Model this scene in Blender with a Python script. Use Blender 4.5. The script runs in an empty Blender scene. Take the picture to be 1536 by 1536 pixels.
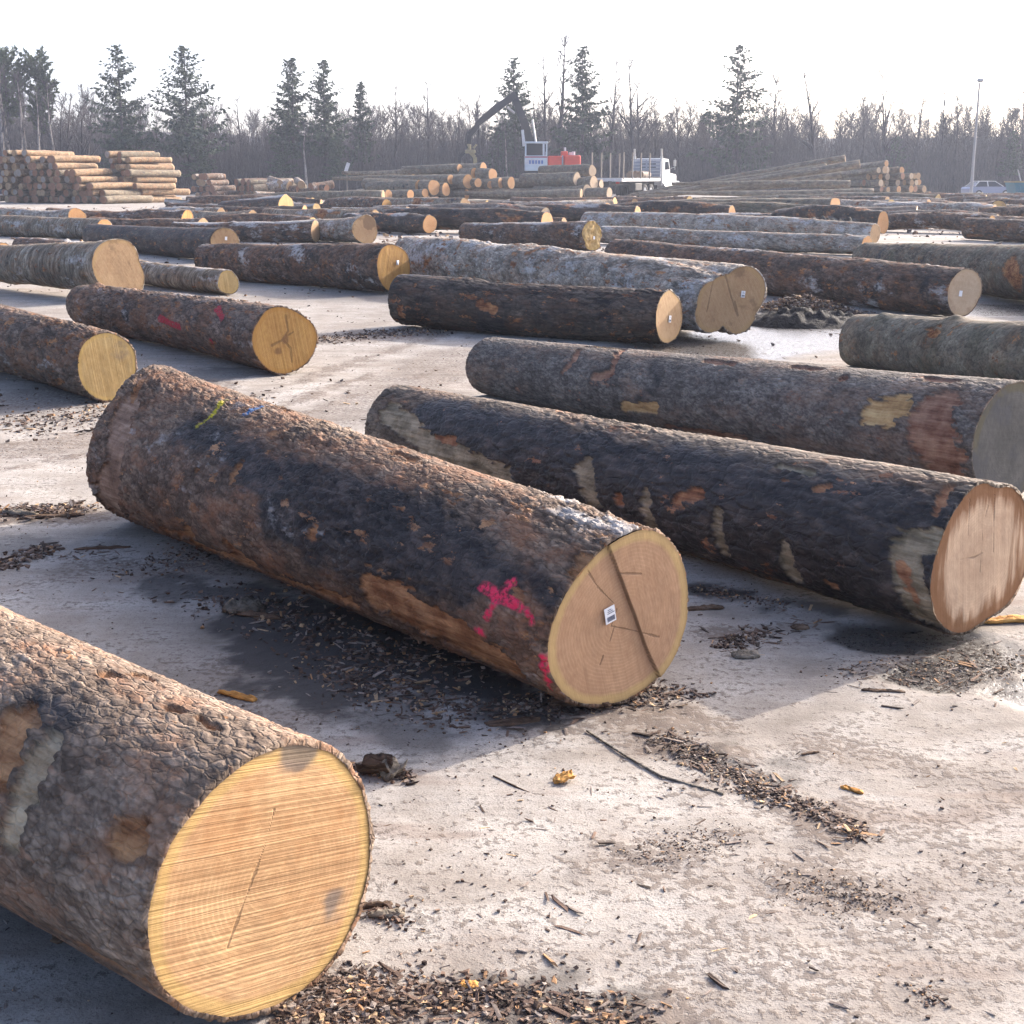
import bpy, math, random
import numpy as np
from mathutils import Vector, Matrix

random.seed(7)
RNG = np.random.default_rng(7)
SC = bpy.context.scene
COL = SC.collection
R_ = math.radians

# ------------------------------------------------------------------ camera
FPX, CAMH, PITCH = 2075.0, 1.75, R_(13.7)
CP, SP = math.cos(PITCH), math.sin(PITCH)


def ray(x, y):
    """direction of the sight line through a point of the 1536 px photograph"""
    dx, dz = (x - 768) / FPX, -(y - 768) / FPX
    return np.array([dx, CP + dz * SP, -SP + dz * CP])


def ground(x, y, z=0.0):
    d = ray(x, y)
    return d * ((z - CAMH) / d[2]) + np.array([0, 0, CAMH])


def at_depth(x, y, Y):
    d = ray(x, y)
    return d * (Y / d[1]) + np.array([0, 0, CAMH])


cam = bpy.data.cameras.new("camera")
cam.sensor_width = 36.0
cam.lens = 36.0 * FPX / 1536
cam.clip_start = 0.05
cam.clip_end = 6000
cam_o = bpy.data.objects.new("camera", cam)
COL.objects.link(cam_o)
cam_o.location = (0, 0, CAMH)
cam_o.rotation_euler = (math.pi / 2 - PITCH, 0, 0)
SC.camera = cam_o

# ------------------------------------------------------------------ light
SUN_AZ, SUN_EL = 40.0, 25.0           # azimuth measured from +x towards +y
sd = np.array([math.cos(R_(SUN_EL)) * math.cos(R_(SUN_AZ)), math.cos(R_(SUN_EL)) * math.sin(R_(SUN_AZ)), math.sin(R_(SUN_EL))])
sun = bpy.data.lights.new("sun", 'SUN')
sun.energy = 2.1
sun.angle = R_(0.6)
sun.color = (1.0, 0.90, 0.78)
sun_o = bpy.data.objects.new("sun", sun)
COL.objects.link(sun_o)
sun_o.rotation_euler = Vector(sd).to_track_quat('Z', 'Y').to_euler()
sun_o.location = (30, 20, 40)

world = bpy.data.worlds.new("World")
SC.world = world
world.use_nodes = True
wn = world.node_tree
bg = wn.nodes['Background']
sky = wn.nodes.new('ShaderNodeTexSky')
sky.sky_type = 'NISHITA'
sky.sun_disc = False
sky.sun_elevation = R_(SUN_EL)
sky.sun_rotation = R_(90 - SUN_AZ)
sky.air_density = 0.5
sky.dust_density = 4.0
sky.ozone_density = 1.0
wn.links.new(sky.outputs[0], bg.inputs[0])
bg.inputs[1].default_value = 0.15

SC.view_settings.view_transform = 'Standard'
SC.view_settings.look = 'None'
SC.view_settings.gamma = 1
SC.view_settings.exposure = 1.97
SC.render.engine = 'CYCLES'
SC.cycles.use_denoising = True
SC.cycles.max_bounces = 6
SC.cycles.volume_bounces = 0


# ------------------------------------------------------------------ numpy noise
def _hash(ix, iy, iz, seed):
    h = (ix.astype(np.uint32) * np.uint32(374761393) + iy.astype(np.uint32) * np.uint32(668265263)
         + iz.astype(np.uint32) * np.uint32(2147483647) + np.uint32((seed * 974634777) & 0xffffffff))
    h = (h ^ (h >> np.uint32(13))) * np.uint32(1274126177)
    h = (h ^ (h >> np.uint32(16))) * np.uint32(2246822519)
    h = h ^ (h >> np.uint32(15))
    return h.astype(np.float64) / 4294967295.0


def vnoise(p, seed=0):
    i = np.floor(p).astype(np.int64)
    f = p - i
    f = f * f * (3 - 2 * f)
    out = 0
    for dx in (0, 1):
        wx = f[:, 0] if dx else 1 - f[:, 0]
        for dy in (0, 1):
            wy = f[:, 1] if dy else 1 - f[:, 1]
            for dz in (0, 1):
                wz = f[:, 2] if dz else 1 - f[:, 2]
                out = out + wx * wy * wz * _hash(i[:, 0] + dx, i[:, 1] + dy, i[:, 2] + dz, seed)
    return out * 2 - 1


def fbm(p, octv=4, seed=0, gain=0.5):
    a, s, tot, out = 1.0, 1.0, 0.0, 0
    for k in range(octv):
        out = out + a * vnoise(p * s + k * 17.3, seed + k)
        tot += a
        a *= gain
        s *= 2.03
    return out / tot


def worley(p, seed=0):
    """F1, F2, random number of the nearest cell and offset from its centre"""
    i = np.floor(p).astype(np.int64)
    n = len(p)
    f1 = np.full(n, 9.0)
    f2 = np.full(n, 9.0)
    cid = np.zeros(n)
    off = np.zeros((n, 3))
    for dx in (-1, 0, 1):
        for dy in (-1, 0, 1):
            for dz in (-1, 0, 1):
                a, b, c = i[:, 0] + dx, i[:, 1] + dy, i[:, 2] + dz
                h1 = _hash(a, b, c, seed)
                q = np.stack([a + h1, b + _hash(a, b, c, seed + 1), c + _hash(a, b, c, seed + 2)], 1)
                v = p - q
                d = np.sqrt((v * v).sum(1))
                m = d < f1
                f2 = np.where(m, f1, np.minimum(f2, d))
                f1 = np.where(m, d, f1)
                cid = np.where(m, (h1 * 7.31) % 1.0, cid)
                off[m] = v[m]
    return f1, f2, cid, off


def sstep(a, b, x):
    t = np.clip((x - a) / (b - a), 0, 1)
    return t * t * (3 - 2 * t)


# ------------------------------------------------------------------ mesh helpers
def npmesh(name, V, faces, smooth=True, mats=(), midx=None):
    """faces: list of integer arrays (n,k)"""
    me = bpy.data.meshes.new(name)
    V = np.asarray(V, dtype=np.float32)
    me.vertices.add(len(V))
    me.vertices.foreach_set('co', V.ravel())
    loops = np.concatenate([np.asarray(f, dtype=np.int32).ravel() for f in faces])
    tot = np.concatenate([np.full(len(f), np.asarray(f).shape[1], dtype=np.int32) for f in faces])
    start = np.concatenate([[0], np.cumsum(tot)[:-1]]).astype(np.int32)
    me.loops.add(len(loops))
    me.loops.foreach_set('vertex_index', loops)
    me.polygons.add(len(tot))
    me.polygons.foreach_set('loop_start', start)
    me.polygons.foreach_set('loop_total', tot)
    me.polygons.foreach_set('use_smooth', np.full(len(tot), bool(smooth)))
    for m in mats:
        me.materials.append(m)
    if midx is not None:
        me.polygons.foreach_set('material_index', np.asarray(midx, dtype=np.int32))
    me.update(calc_edges=True)
    return me


def set_attr(me, name, arr, color=False):
    if color:
        a = me.attributes.new(name, 'FLOAT_COLOR', 'POINT')
        a.data.foreach_set('color', np.asarray(arr, dtype=np.float32).ravel())
    else:
        a = me.attributes.new(name, 'FLOAT', 'POINT')
        a.data.foreach_set('value', np.asarray(arr, dtype=np.float32).ravel())


def link(name, me, parent=None, mat=None):
    o = bpy.data.objects.new(name, me)
    COL.objects.link(o)
    if parent is not None:
        o.parent = parent
    if mat is not None:
        o.data.materials.append(mat)
    return o


def tag(o, label=None, cat=None, group=None, kind=None):
    if label:
        o['label'] = label
    if cat:
        o['category'] = cat
    if group:
        o['group'] = group
    if kind:
        o['kind'] = kind
    return o


def empty(name, loc=(0, 0, 0), rz=0.0):
    o = bpy.data.objects.new(name, None)
    o.empty_display_size = 0.3
    COL.objects.link(o)
    o.location = loc
    o.rotation_euler = (0, 0, rz)
    return o


def copy_thing(o):
    kids = list(o.children)
    c = o.copy()
    COL.objects.link(c)
    for k in kids:
        d = k.copy()
        COL.objects.link(d)
        d.parent = c
    return c


class MB:
    """collects boxes, tubes and prisms into one mesh"""
    def __init__(s):
        s.v, s.f = [], []

    def add(s, vs, fs):
        b = len(s.v)
        s.v += [tuple(v) for v in vs]
        s.f += [tuple(i + b for i in f) for f in fs]
        return s

    def box(s, c, d, rot=None, bev=0.0):
        hx, hy, hz = d[0] / 2, d[1] / 2, d[2] / 2
        b = min(bev, hx * .45, hy * .45, hz * .45)
        if b <= 0:
            vs = [Vector((x, y, z)) for x in (-hx, hx) for y in (-hy, hy) for z in (-hz, hz)]
            fs = [(0, 1, 3, 2), (4, 6, 7, 5), (0, 4, 5, 1), (2, 3, 7, 6), (0, 2, 6, 4), (1, 5, 7, 3)]
        else:
            vs, fs = [], []
            rings = [(-hz, b), (-hz + b, 0), (hz - b, 0), (hz, b)]
            for z, ins in rings:
                x, y = hx - ins, hy - ins
                vs += [Vector(p) for p in ((-x + b, -y, z), (x - b, -y, z), (x, -y + b, z), (x, y - b, z), (x - b, y, z), (-x + b, y, z), (-x, y - b, z), (-x, -y + b, z))]
            for k in range(3):
                for j in range(8):
                    a, c2 = k * 8 + j, k * 8 + (j + 1) % 8
                    fs.append((a, c2, c2 + 8, a + 8))
            fs.append(tuple(range(7, -1, -1)))
            fs.append(tuple(range(24, 32)))
        if rot is not None:
            vs = [rot @ v for v in vs]
        return s.add([v + Vector(c) for v in vs], fs)

    def tube(s, p0, p1, r0, r1=None, n=12, caps=True):
        r1 = r0 if r1 is None else r1
        p0, p1 = Vector(p0), Vector(p1)
        d = (p1 - p0).normalized()
        a = d.orthogonal().normalized()
        b = d.cross(a)
        vs = []
        for p, r in ((p0, r0), (p1, r1)):
            vs += [p + (a * math.cos(2 * math.pi * k / n) + b * math.sin(2 * math.pi * k / n)) * r for k in range(n)]
        fs = [(k, (k + 1) % n, n + (k + 1) % n, n + k) for k in range(n)]
        if caps:
            fs += [tuple(range(n - 1, -1, -1)), tuple(range(n, 2 * n))]
        return s.add(vs, fs)

    def beam(s, p0, p1, w0, h0, w1=None, h1=None, up=(0, 0, 1)):
        """tapering box girder between two points"""
        w1 = w0 if w1 is None else w1
        h1 = h0 if h1 is None else h1
        p0, p1 = Vector(p0), Vector(p1)
        d = (p1 - p0).normalized()
        a = d.cross(Vector(up)).normalized()
        b = a.cross(d)
        vs = []
        for p, w, h in ((p0, w0, h0), (p1, w1, h1)):
            vs += [p + a * sx * w / 2 + b * sy * h / 2 for sx, sy in ((-1, -1), (1, -1), (1, 1), (-1, 1))]
        return s.add(vs, [(0, 1, 5, 4), (1, 2, 6, 5), (2, 3, 7, 6), (3, 0, 4, 7), (3, 2, 1, 0), (4, 5, 6, 7)])

    def prism(s, pts, y0, y1):
        """outline in x,z pulled from y0 to y1"""
        n = len(pts)
        vs = [(p[0], y0, p[1]) for p in pts] + [(p[0], y1, p[1]) for p in pts]
        fs = [(k, (k + 1) % n, n + (k + 1) % n, n + k) for k in range(n)]
        return s.add(vs, fs + [tuple(range(n - 1, -1, -1)), tuple(range(n, 2 * n))])

    def build(s, name, mat, parent=None, smooth=False):
        me = bpy.data.meshes.new(name)
        me.from_pydata(s.v, [], s.f)
        import bmesh
        bm = bmesh.new()
        bm.from_mesh(me)
        bmesh.ops.recalc_face_normals(bm, faces=bm.faces)
        bm.to_mesh(me)
        bm.free()
        if smooth:
            me.polygons.foreach_set('use_smooth', [True] * len(me.polygons))
        me.materials.append(mat)
        return link(name, me, parent)


# ------------------------------------------------------------------ node helper
class NB:
    def __init__(s, name):
        s.m = bpy.data.materials.new(name)
        s.m.use_nodes = True
        s.t = s.m.node_tree
        s.t.nodes.clear()
        s.out = s.t.nodes.new('ShaderNodeOutputMaterial')
        s.bsdf = s.t.nodes.new('ShaderNodeBsdfPrincipled')
        s.t.links.new(s.bsdf.outputs[0], s.out.inputs[0])
        s.bsdf.inputs['Specular IOR Level'].default_value = 0.3

    def put(s, sock, v):
        if isinstance(v, bpy.types.NodeSocket):
            s.t.links.new(v, sock)
        elif isinstance(v, (tuple, list)) and len(v) == 3 and sock.type == 'RGBA':
            sock.default_value = (*v, 1)
        else:
            sock.default_value = v

    def math(s, op, a, b=None, clamp=False):
        n = s.t.nodes.new('ShaderNodeMath')
        n.operation = op
        n.use_clamp = clamp
        s.put(n.inputs[0], a)
        if b is not None:
            s.put(n.inputs[1], b)
        return n.outputs[0]

    def mix(s, f, a, b, mode='MIX'):
        n = s.t.nodes.new('ShaderNodeMix')
        n.data_type = 'RGBA'
        n.blend_type = mode
        s.put(n.inputs[0], f)
        s.put(n.inputs[6], a)
        s.put(n.inputs[7], b)
        return n.outputs[2]

    def ramp(s, f, stops, ease='LINEAR'):
        n = s.t.nodes.new('ShaderNodeValToRGB')
        e = n.color_ramp.elements
        n.color_ramp.interpolation = ease
        while len(e) < len(stops):
            e.new(0.5)
        for el, (p, c) in zip(e, stops):
            el.position = p
            el.color = (*c, 1) if isinstance(c, (tuple, list)) else (c, c, c, 1)
        s.put(n.inputs[0], f)
        return n.outputs[0]

    def coord(s, vary=True):
        n = s.t.nodes.new('ShaderNodeTexCoord')
        v = n.outputs['Object']
        if vary:
            oi = s.t.nodes.new('ShaderNodeObjectInfo')
            mu = s.math('MULTIPLY', oi.outputs['Random'], 53.0)
            va = s.t.nodes.new('ShaderNodeVectorMath')
            va.operation = 'ADD'
            s.t.links.new(v, va.inputs[0])
            s.t.links.new(mu, va.inputs[1])
            v = va.outputs[0]
        return v

    def mapping(s, v, scale=(1, 1, 1), rot=(0, 0, 0)):
        n = s.t.nodes.new('ShaderNodeMapping')
        s.put(n.inputs[0], v)
        n.inputs['Rotation'].default_value = rot
        n.inputs['Scale'].default_value = scale
        return n.outputs[0]

    def noise(s, v, scale, detail=3, rough=0.55, dist=0.0):
        n = s.t.nodes.new('ShaderNodeTexNoise')
        s.put(n.inputs['Vector'], v)
        n.inputs['Scale'].default_value = scale
        n.inputs['Detail'].default_value = detail
        n.inputs['Roughness'].default_value = rough
        n.inputs['Distortion'].default_value = dist
        return n.outputs[0]

    def voro(s, v, scale, feature='DISTANCE_TO_EDGE', out=0):
        n = s.t.nodes.new('ShaderNodeTexVoronoi')
        n.feature = feature
        s.put(n.inputs['Vector'], v)
        n.inputs['Scale'].default_value = scale
        return n.outputs[out]

    def attr(s, name, out='Fac'):
        n = s.t.nodes.new('ShaderNodeAttribute')
        n.attribute_name = name
        return n.outputs[out]

    def sep(s, c):
        n = s.t.nodes.new('ShaderNodeSeparateColor')
        s.put(n.inputs[0], c)
        return n.outputs

    def bump(s, h, strength=0.5, dist=0.01, prev=None):
        n = s.t.nodes.new('ShaderNodeBump')
        n.inputs['Strength'].default_value = strength
        n.inputs['Distance'].default_value = dist
        s.put(n.inputs['Height'], h)
        if prev is not None:
            s.put(n.inputs['Normal'], prev)
        return n.outputs[0]

    def finish(s, col, rough=0.8, normal=None, metal=0.0, spec=None):
        s.put(s.bsdf.inputs['Base Color'], col)
        s.put(s.bsdf.inputs['Roughness'], rough)
        s.bsdf.inputs['Metallic'].default_value = metal
        if spec is not None:
            s.put(s.bsdf.inputs['Specular IOR Level'], spec)
        if normal is not None:
            s.put(s.bsdf.inputs['Normal'], normal)
        return s.m


def paint_mat(name, col, rough=0.5, grime=0.35, metal=0.0, grime_col=(0.08, 0.065, 0.055)):
    b = NB(name)
    v = b.coord()
    g = b.ramp(b.noise(v, 2.3, 6, 0.65), [(0.42, 0.0), (0.75, 1.0)])
    c = b.mix(b.math('MULTIPLY', g, grime), col, grime_col)
    c = b.mix(b.math('MULTIPLY', b.ramp(b.noise(v, 14, 4), [(0.5, 0.0), (0.7, 1.0)]), grime * .5), c, grime_col)
    return b.finish(c, rough, b.bump(b.noise(v, 30, 3), 0.08, 0.01), metal)


def bark_mat(name, dark, mid, light, plates=16.0, stretch=(0.45, 1, 1), black=0.0, strip=0.0, frost=0.0,
             strip_cols=((0.16, 0.055, 0.02), (0.36, 0.17, 0.07)), pale_cols=((0.17, 0.13, 0.09), (0.40, 0.32, 0.21)),
             rings=0.0, bump=0.7, rough=0.82, moss=0.0, rust=0.0, fleck=0.0):
    b = NB(name)
    v = b.coord()
    a = b.sep(b.attr('wear', 'Color'))
    pl = b.attr('plate')
    wn_ = b.t.nodes.new('ShaderNodeTexNoise')
    b.put(wn_.inputs['Vector'], v)
    wn_.inputs['Scale'].default_value = plates * .55
    wn_.inputs['Detail'].default_value = 3
    sc_ = b.t.nodes.new('ShaderNodeVectorMath')
    sc_.operation = 'SCALE'
    b.t.links.new(wn_.outputs['Color'], sc_.inputs[0])
    sc_.inputs['Scale'].default_value = 1.6 / plates
    ad_ = b.t.nodes.new('ShaderNodeVectorMath')
    ad_.operation = 'ADD'
    b.t.links.new(v, ad_.inputs[0])
    b.t.links.new(sc_.outputs[0], ad_.inputs[1])
    vw = b.mapping(ad_.outputs[0], stretch)
    # warmer, wider range of tones
    dark, mid, light = ([c * k * w for c, w in zip(q, (1.06, 1.0, .88))] for q, k in ((dark, .62), (mid, .95), (light, 1.15)))
    vs = b.mapping(v, stretch)
    n1 = b.noise(v, 3.2, 5, 0.6)
    n2 = b.noise(vs, 22, 5, 0.62)
    tone = b.math('ADD', b.math('MULTIPLY', n1, 0.55), b.math('MULTIPLY', n2, 0.45))
    tone = b.math('ADD', tone, b.math('MULTIPLY', pl, 0.16))
    col = b.ramp(tone, [(0.36, dark), (0.52, mid), (0.68, light)])
    edge = b.voro(vw, plates)
    cr = b.ramp(edge, [(0.0, 1.0), (0.09, 0.0)])
    col = b.mix(b.math('MULTIPLY', cr, 0.38), col, (dark[0] * .55, dark[1] * .5, dark[2] * .47))
    cell = b.sep(b.voro(vw, plates * 1.0, 'F1', 1))[0]
    col = b.mix(0.28, col, b.ramp(cell, [(0.0, dark), (1.0, light)]))
    n3 = b.noise(vs, 55, 4, 0.65)
    col = b.mix(b.math('MULTIPLY', b.ramp(n3, [(0.40, 1.0), (0.52, 0.0)]), .45), col, (dark[0] * .7, dark[1] * .66, dark[2] * .62))
    bc = b.attr('cleft')
    col = b.mix(b.math('MULTIPLY', bc, .6), col, (dark[0] * .5, dark[1] * .45, dark[2] * .42))
    flk = b.ramp(b.math('ADD', pl, b.math('MULTIPLY', n1, .25)), [(0.48, 0.0), (0.55, 1.0)])
    col = b.mix(b.math('MULTIPLY', flk, .45), col, (mid[0] * 1.25, mid[1] * .82, mid[2] * .6))
    hgt = b.math('ADD', b.math('MULTIPLY', b.ramp(edge, [(0.0, 0.0), (0.16, 1.0)]), 0.5), n2)
    if rings:
        rn = b.noise(b.mapping(v, (14, 1.6, 1.6)), 1.6, 5, 0.6)
        col = b.mix(b.math('MULTIPLY', b.ramp(rn, [(0.50, 0.0), (0.60, 1.0)]), rings), col, dark)
        hgt = b.math('ADD', hgt, b.math('MULTIPLY', rn, 1.2))
    if moss:
        mo = b.ramp(b.noise(v, 2.6, 5, 0.65), [(0.52, 0.0), (0.66, 1.0)])
        col = b.mix(b.math('MULTIPLY', mo, moss), col, (0.095, 0.10, 0.05))
    if rust:
        ru = b.ramp(b.noise(b.mapping(v, (.55, 1, 1)), 4.2, 6, 0.7), [(0.47, 0.0), (0.60, 1.0)])
        ru = b.math('MULTIPLY', ru, b.ramp(n2, [(0.40, .3), (0.56, 1.0)]))
        col = b.mix(b.math('MULTIPLY', ru, rust), col, (mid[0] * 1.55, mid[1] * 1.0, mid[2] * .68))
    # dried mud or scorch in blotches
    bl = a[1]
    if black:
        nb = b.noise(v, 1.7, 6, 0.68)
        bl = b.math('MAXIMUM', bl, b.ramp(nb, [(0.63 - black * .28, 0.0), (0.69 - black * .28, 1.0)]))
    bl = b.math('MULTIPLY', bl, 0.93)
    col = b.mix(bl, col, b.ramp(n2, [(0.38, (0.010, 0.009, 0.010)), (0.54, (0.032, 0.027, 0.026)), (0.70, (0.095, 0.074, 0.064))]))
    if frost:
        fr = b.ramp(b.noise(b.mapping(v, (.5, 1, 1)), 2.4, 6, 0.7), [(0.60 - frost * .3, 0.0), (0.68 - frost * .3, 1.0)])
        fr = b.math('MULTIPLY', fr, b.ramp(n2, [(0.36, 0.0), (0.5, 1.0)]))
        col = b.mix(b.math('MULTIPLY', fr, 0.8), col, (0.46, 0.44, 0.42))
    fib = b.noise(b.mapping(v, (2.2, 26, 26)), 1.6, 5, 0.6)
    fib2 = b.noise(v, 9, 5, 0.6)
    st = a[0]
    if strip:
        ns = b.noise(b.mapping(v, (.6, 1, 1)), 2.9, 6, 0.66)
        st = b.math('MAXIMUM', st, b.ramp(ns, [(0.72 - strip * .3, 0.0), (0.75 - strip * .3, 1.0)]))
    fm = b.math('ADD', b.math('MULTIPLY', fib, 0.5), b.math('MULTIPLY', fib2, 0.5))
    sc = b.ramp(fm, [(0.34, tuple(x * .3 for x in strip_cols[0])), (0.45, strip_cols[0]), (0.57, strip_cols[1]), (0.70, tuple(min(1, x * 1.5) for x in strip_cols[1]))])
    col = b.mix(st, col, sc)
    if fleck:
        fk = b.ramp(b.noise(b.mapping(v, (.45, 1, 1)), 10, 6, 0.72), [(0.66 - fleck * .08, 0.0), (0.68 - fleck * .08, 1.0)])
        col = b.mix(b.math('MULTIPLY', fk, .85), col, sc)
    pc = b.ramp(fm, [(0.34, tuple(x * .4 for x in pale_cols[0])), (0.46, pale_cols[0]), (0.62, pale_cols[1])])
    col = b.mix(a[2], col, pc)
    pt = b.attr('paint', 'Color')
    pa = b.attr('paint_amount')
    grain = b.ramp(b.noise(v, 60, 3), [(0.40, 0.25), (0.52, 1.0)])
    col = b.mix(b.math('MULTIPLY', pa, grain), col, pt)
    fine = b.noise(v, 95, 4, 0.6)
    h = b.math('ADD', hgt, b.math('MULTIPLY', fine, 0.35))
    ro = b.math('SUBTRACT', rough, b.math('MULTIPLY', bl, 0.22))
    return b.finish(col, ro, b.bump(h, bump, 0.010), 0, 0.25)


def cut_mat(name, wood=((0.42, 0.22, 0.10), (0.60, 0.36, 0.17)), sap=(0.58, 0.38, 0.10), sapw=0.10, saw=0.6, angle=8.0,
            edge=(0.10, 0.05, 0.025), edge_amt=0.35, stain=0.2, drip=0.0, rings=0.35, stain_col=(0.13, 0.11, 0.10), freq=62.0):
    """freshly sawn end grain: growth rings round the pith, saw kerf lines, sapwood rim, stains"""
    b = NB(name)
    v = b.coord()
    rim = b.attr('rim')
    n1 = b.noise(v, 3.5, 5, 0.6)
    n2 = b.noise(v, 28, 4, 0.6)
    col = b.ramp(b.math('ADD', b.math('MULTIPLY', n1, .7), b.math('MULTIPLY', n2, .3)), [(0.36, wood[0]), (0.62, wood[1])])
    wob = b.math('ADD', rim, b.math('MULTIPLY', n1, 0.10))
    ph = b.math('SINE', b.math('MULTIPLY', b.math('ADD', wob, b.math('MULTIPLY', n2, 0.006)), 150.0))
    rg = b.math('MULTIPLY', b.ramp(ph, [(0.0, 1.0), (0.75, 0.0)]), rings)
    rg = b.math('MULTIPLY', rg, b.ramp(n1, [(0.35, 0.2), (0.6, 1.0)]))
    col = b.mix(rg, col, tuple(x * .62 for x in wood[0]))
    rd = b.noise(b.mapping(v, (1, 1, 1)), 2.2, 4, .6)
    col = b.mix(b.math('MULTIPLY', b.ramp(b.math('SUBTRACT', b.math('ADD', 1.0, b.math('MULTIPLY', rd, .5)), rim), [(0.62, 0.0), (1.05, 1.0)]), .22), col, tuple(x * .72 for x in wood[0]))
    vt = b.mapping(v, (1, 1, 1), (R_(-angle), 0, 0))
    kerf = b.noise(b.mapping(vt, (1, 0.45, freq)), 1.0, 4, 0.62)
    vr2 = b.mapping(vt, (1, 0.3, freq * .33))
    kerf2 = b.noise(vr2, 1.0, 3, 0.6)
    kk = b.math('ADD', b.math('MULTIPLY', kerf, .6), b.math('MULTIPLY', kerf2, .4))
    col = b.mix(b.math('MULTIPLY', b.ramp(kk, [(0.38, 1.0), (0.5, 0.0)]), saw * .42), col, tuple(x * .55 for x in wood[0]))
    col = b.mix(b.math('MULTIPLY', b.ramp(kk, [(0.5, 0.0), (0.62, 1.0)]), saw * .32), col, tuple(min(1, x * 1.25) for x in wood[1]))
    sp = b.ramp(b.math('ADD', rim, b.math('MULTIPLY', b.math('SUBTRACT', n1, .5), .12)), [(1 - sapw - .05, 0.0), (1 - sapw, 1.0)])
    col = b.mix(b.math('MULTIPLY', sp, .6), col, sap)
    if drip:
        dn = b.noise(b.mapping(v, (1, 19, 1.8)), 1.0, 5, .65)
        dm = b.math('ADD', rim, b.math('MULTIPLY', b.math('SUBTRACT', dn, .5), 1.0))
        dm = b.math('ADD', dm, b.math('MULTIPLY', b.math('SUBTRACT', n1, .5), .5))
        col = b.mix(b.math('MULTIPLY', b.ramp(dm, [(0.70, 0.0), (0.88, 1.0)]), drip), col, edge)
    ed = b.ramp(b.math('ADD', rim, b.math('MULTIPLY', b.math('SUBTRACT', n2, .5), .06)), [(0.955, 0.0), (0.995, 1.0)])
    col = b.mix(b.math('MULTIPLY', ed, edge_amt), col, edge)
    sm = b.ramp(b.math('ADD', b.noise(v, 4.4, 6, .65), b.math('MULTIPLY', rim, .16)), [(0.76 - stain * .25, 0.0), (0.86 - stain * .25, 1.0)])
    col = b.mix(b.math('MULTIPLY', sm, min(1, stain * 1.6)), col, stain_col)
    ck = b.attr('crack')
    col = b.mix(b.math('MULTIPLY', ck, .85), col, (0.045, 0.022, 0.012))
    st = b.attr('blot')
    col = b.mix(b.math('MULTIPLY', st, .8), col, stain_col)
    h = b.math('ADD', b.math('MULTIPLY', kk, saw * 1.6), b.math('MULTIPLY', n2, .25))
    h = b.math('SUBTRACT', h, b.math('MULTIPLY', ck, .5))
    return b.finish(col, 0.72, b.bump(h, 0.55, 0.012), 0, 0.25)


# ------------------------------------------------------------------ logs
class LogSpec:
    pass


def spec_from_pixels(near, far, sink=0.012):
    """ends given as (x, top y, bottom y) in the photograph; both rest on the ground"""
    s = LogSpec()
    ends = []
    for x, yt, yb in (near, far):
        g = ground(x, yb)
        t = at_depth(x, yt, g[1])
        ends.append((g, t[2] / 2))
    (g0, r0), (g1, r1) = ends
    return spec_from_ground(g0, r0, g1, r1, sink)


def spec_from_ground(g0, r0, g1, r1, sink=0.012, z0=0, z1=0):
    s = LogSpec()
    s.r0, s.r1 = r0, r1
    s.p0 = Vector((g0[0], g0[1], r0 - sink + z0))
    s.p1 = Vector((g1[0], g1[1], r1 - sink + z1))
    s.L = (s.p1 - s.p0).length
    X = (s.p1 - s.p0).normalized()
    Y = Vector((0, 0, 1)).cross(X).normalized()
    Z = X.cross(Y)
    s.M = Matrix((X, Y, Z)).transposed().to_4x4()
    s.M.translation = s.p0
    s.Mi = s.M.inverted()
    return s


def pix_on_log(s, px, py):
    """(metres along the log, angle) where the sight line first meets the log's cone"""
    o = s.Mi @ Vector((0, 0, CAMH))
    d = (s.Mi.to_3x3() @ Vector(ray(px, py))).normalized()
    best = None
    t = 0.5
    lo = 9.0
    while t < 60:
        p = o + d * t
        u = min(max(p.x / s.L, 0), 1)
        r = s.r0 + (s.r1 - s.r0) * u
        q = math.hypot(p.y, p.z) - r
        if q < lo:
            lo, best = q, p
        if q < 0:
            best = p
            break
        t += max(0.004, q * 0.5)
    return best.x, math.atan2(best.z, best.y)


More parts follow.
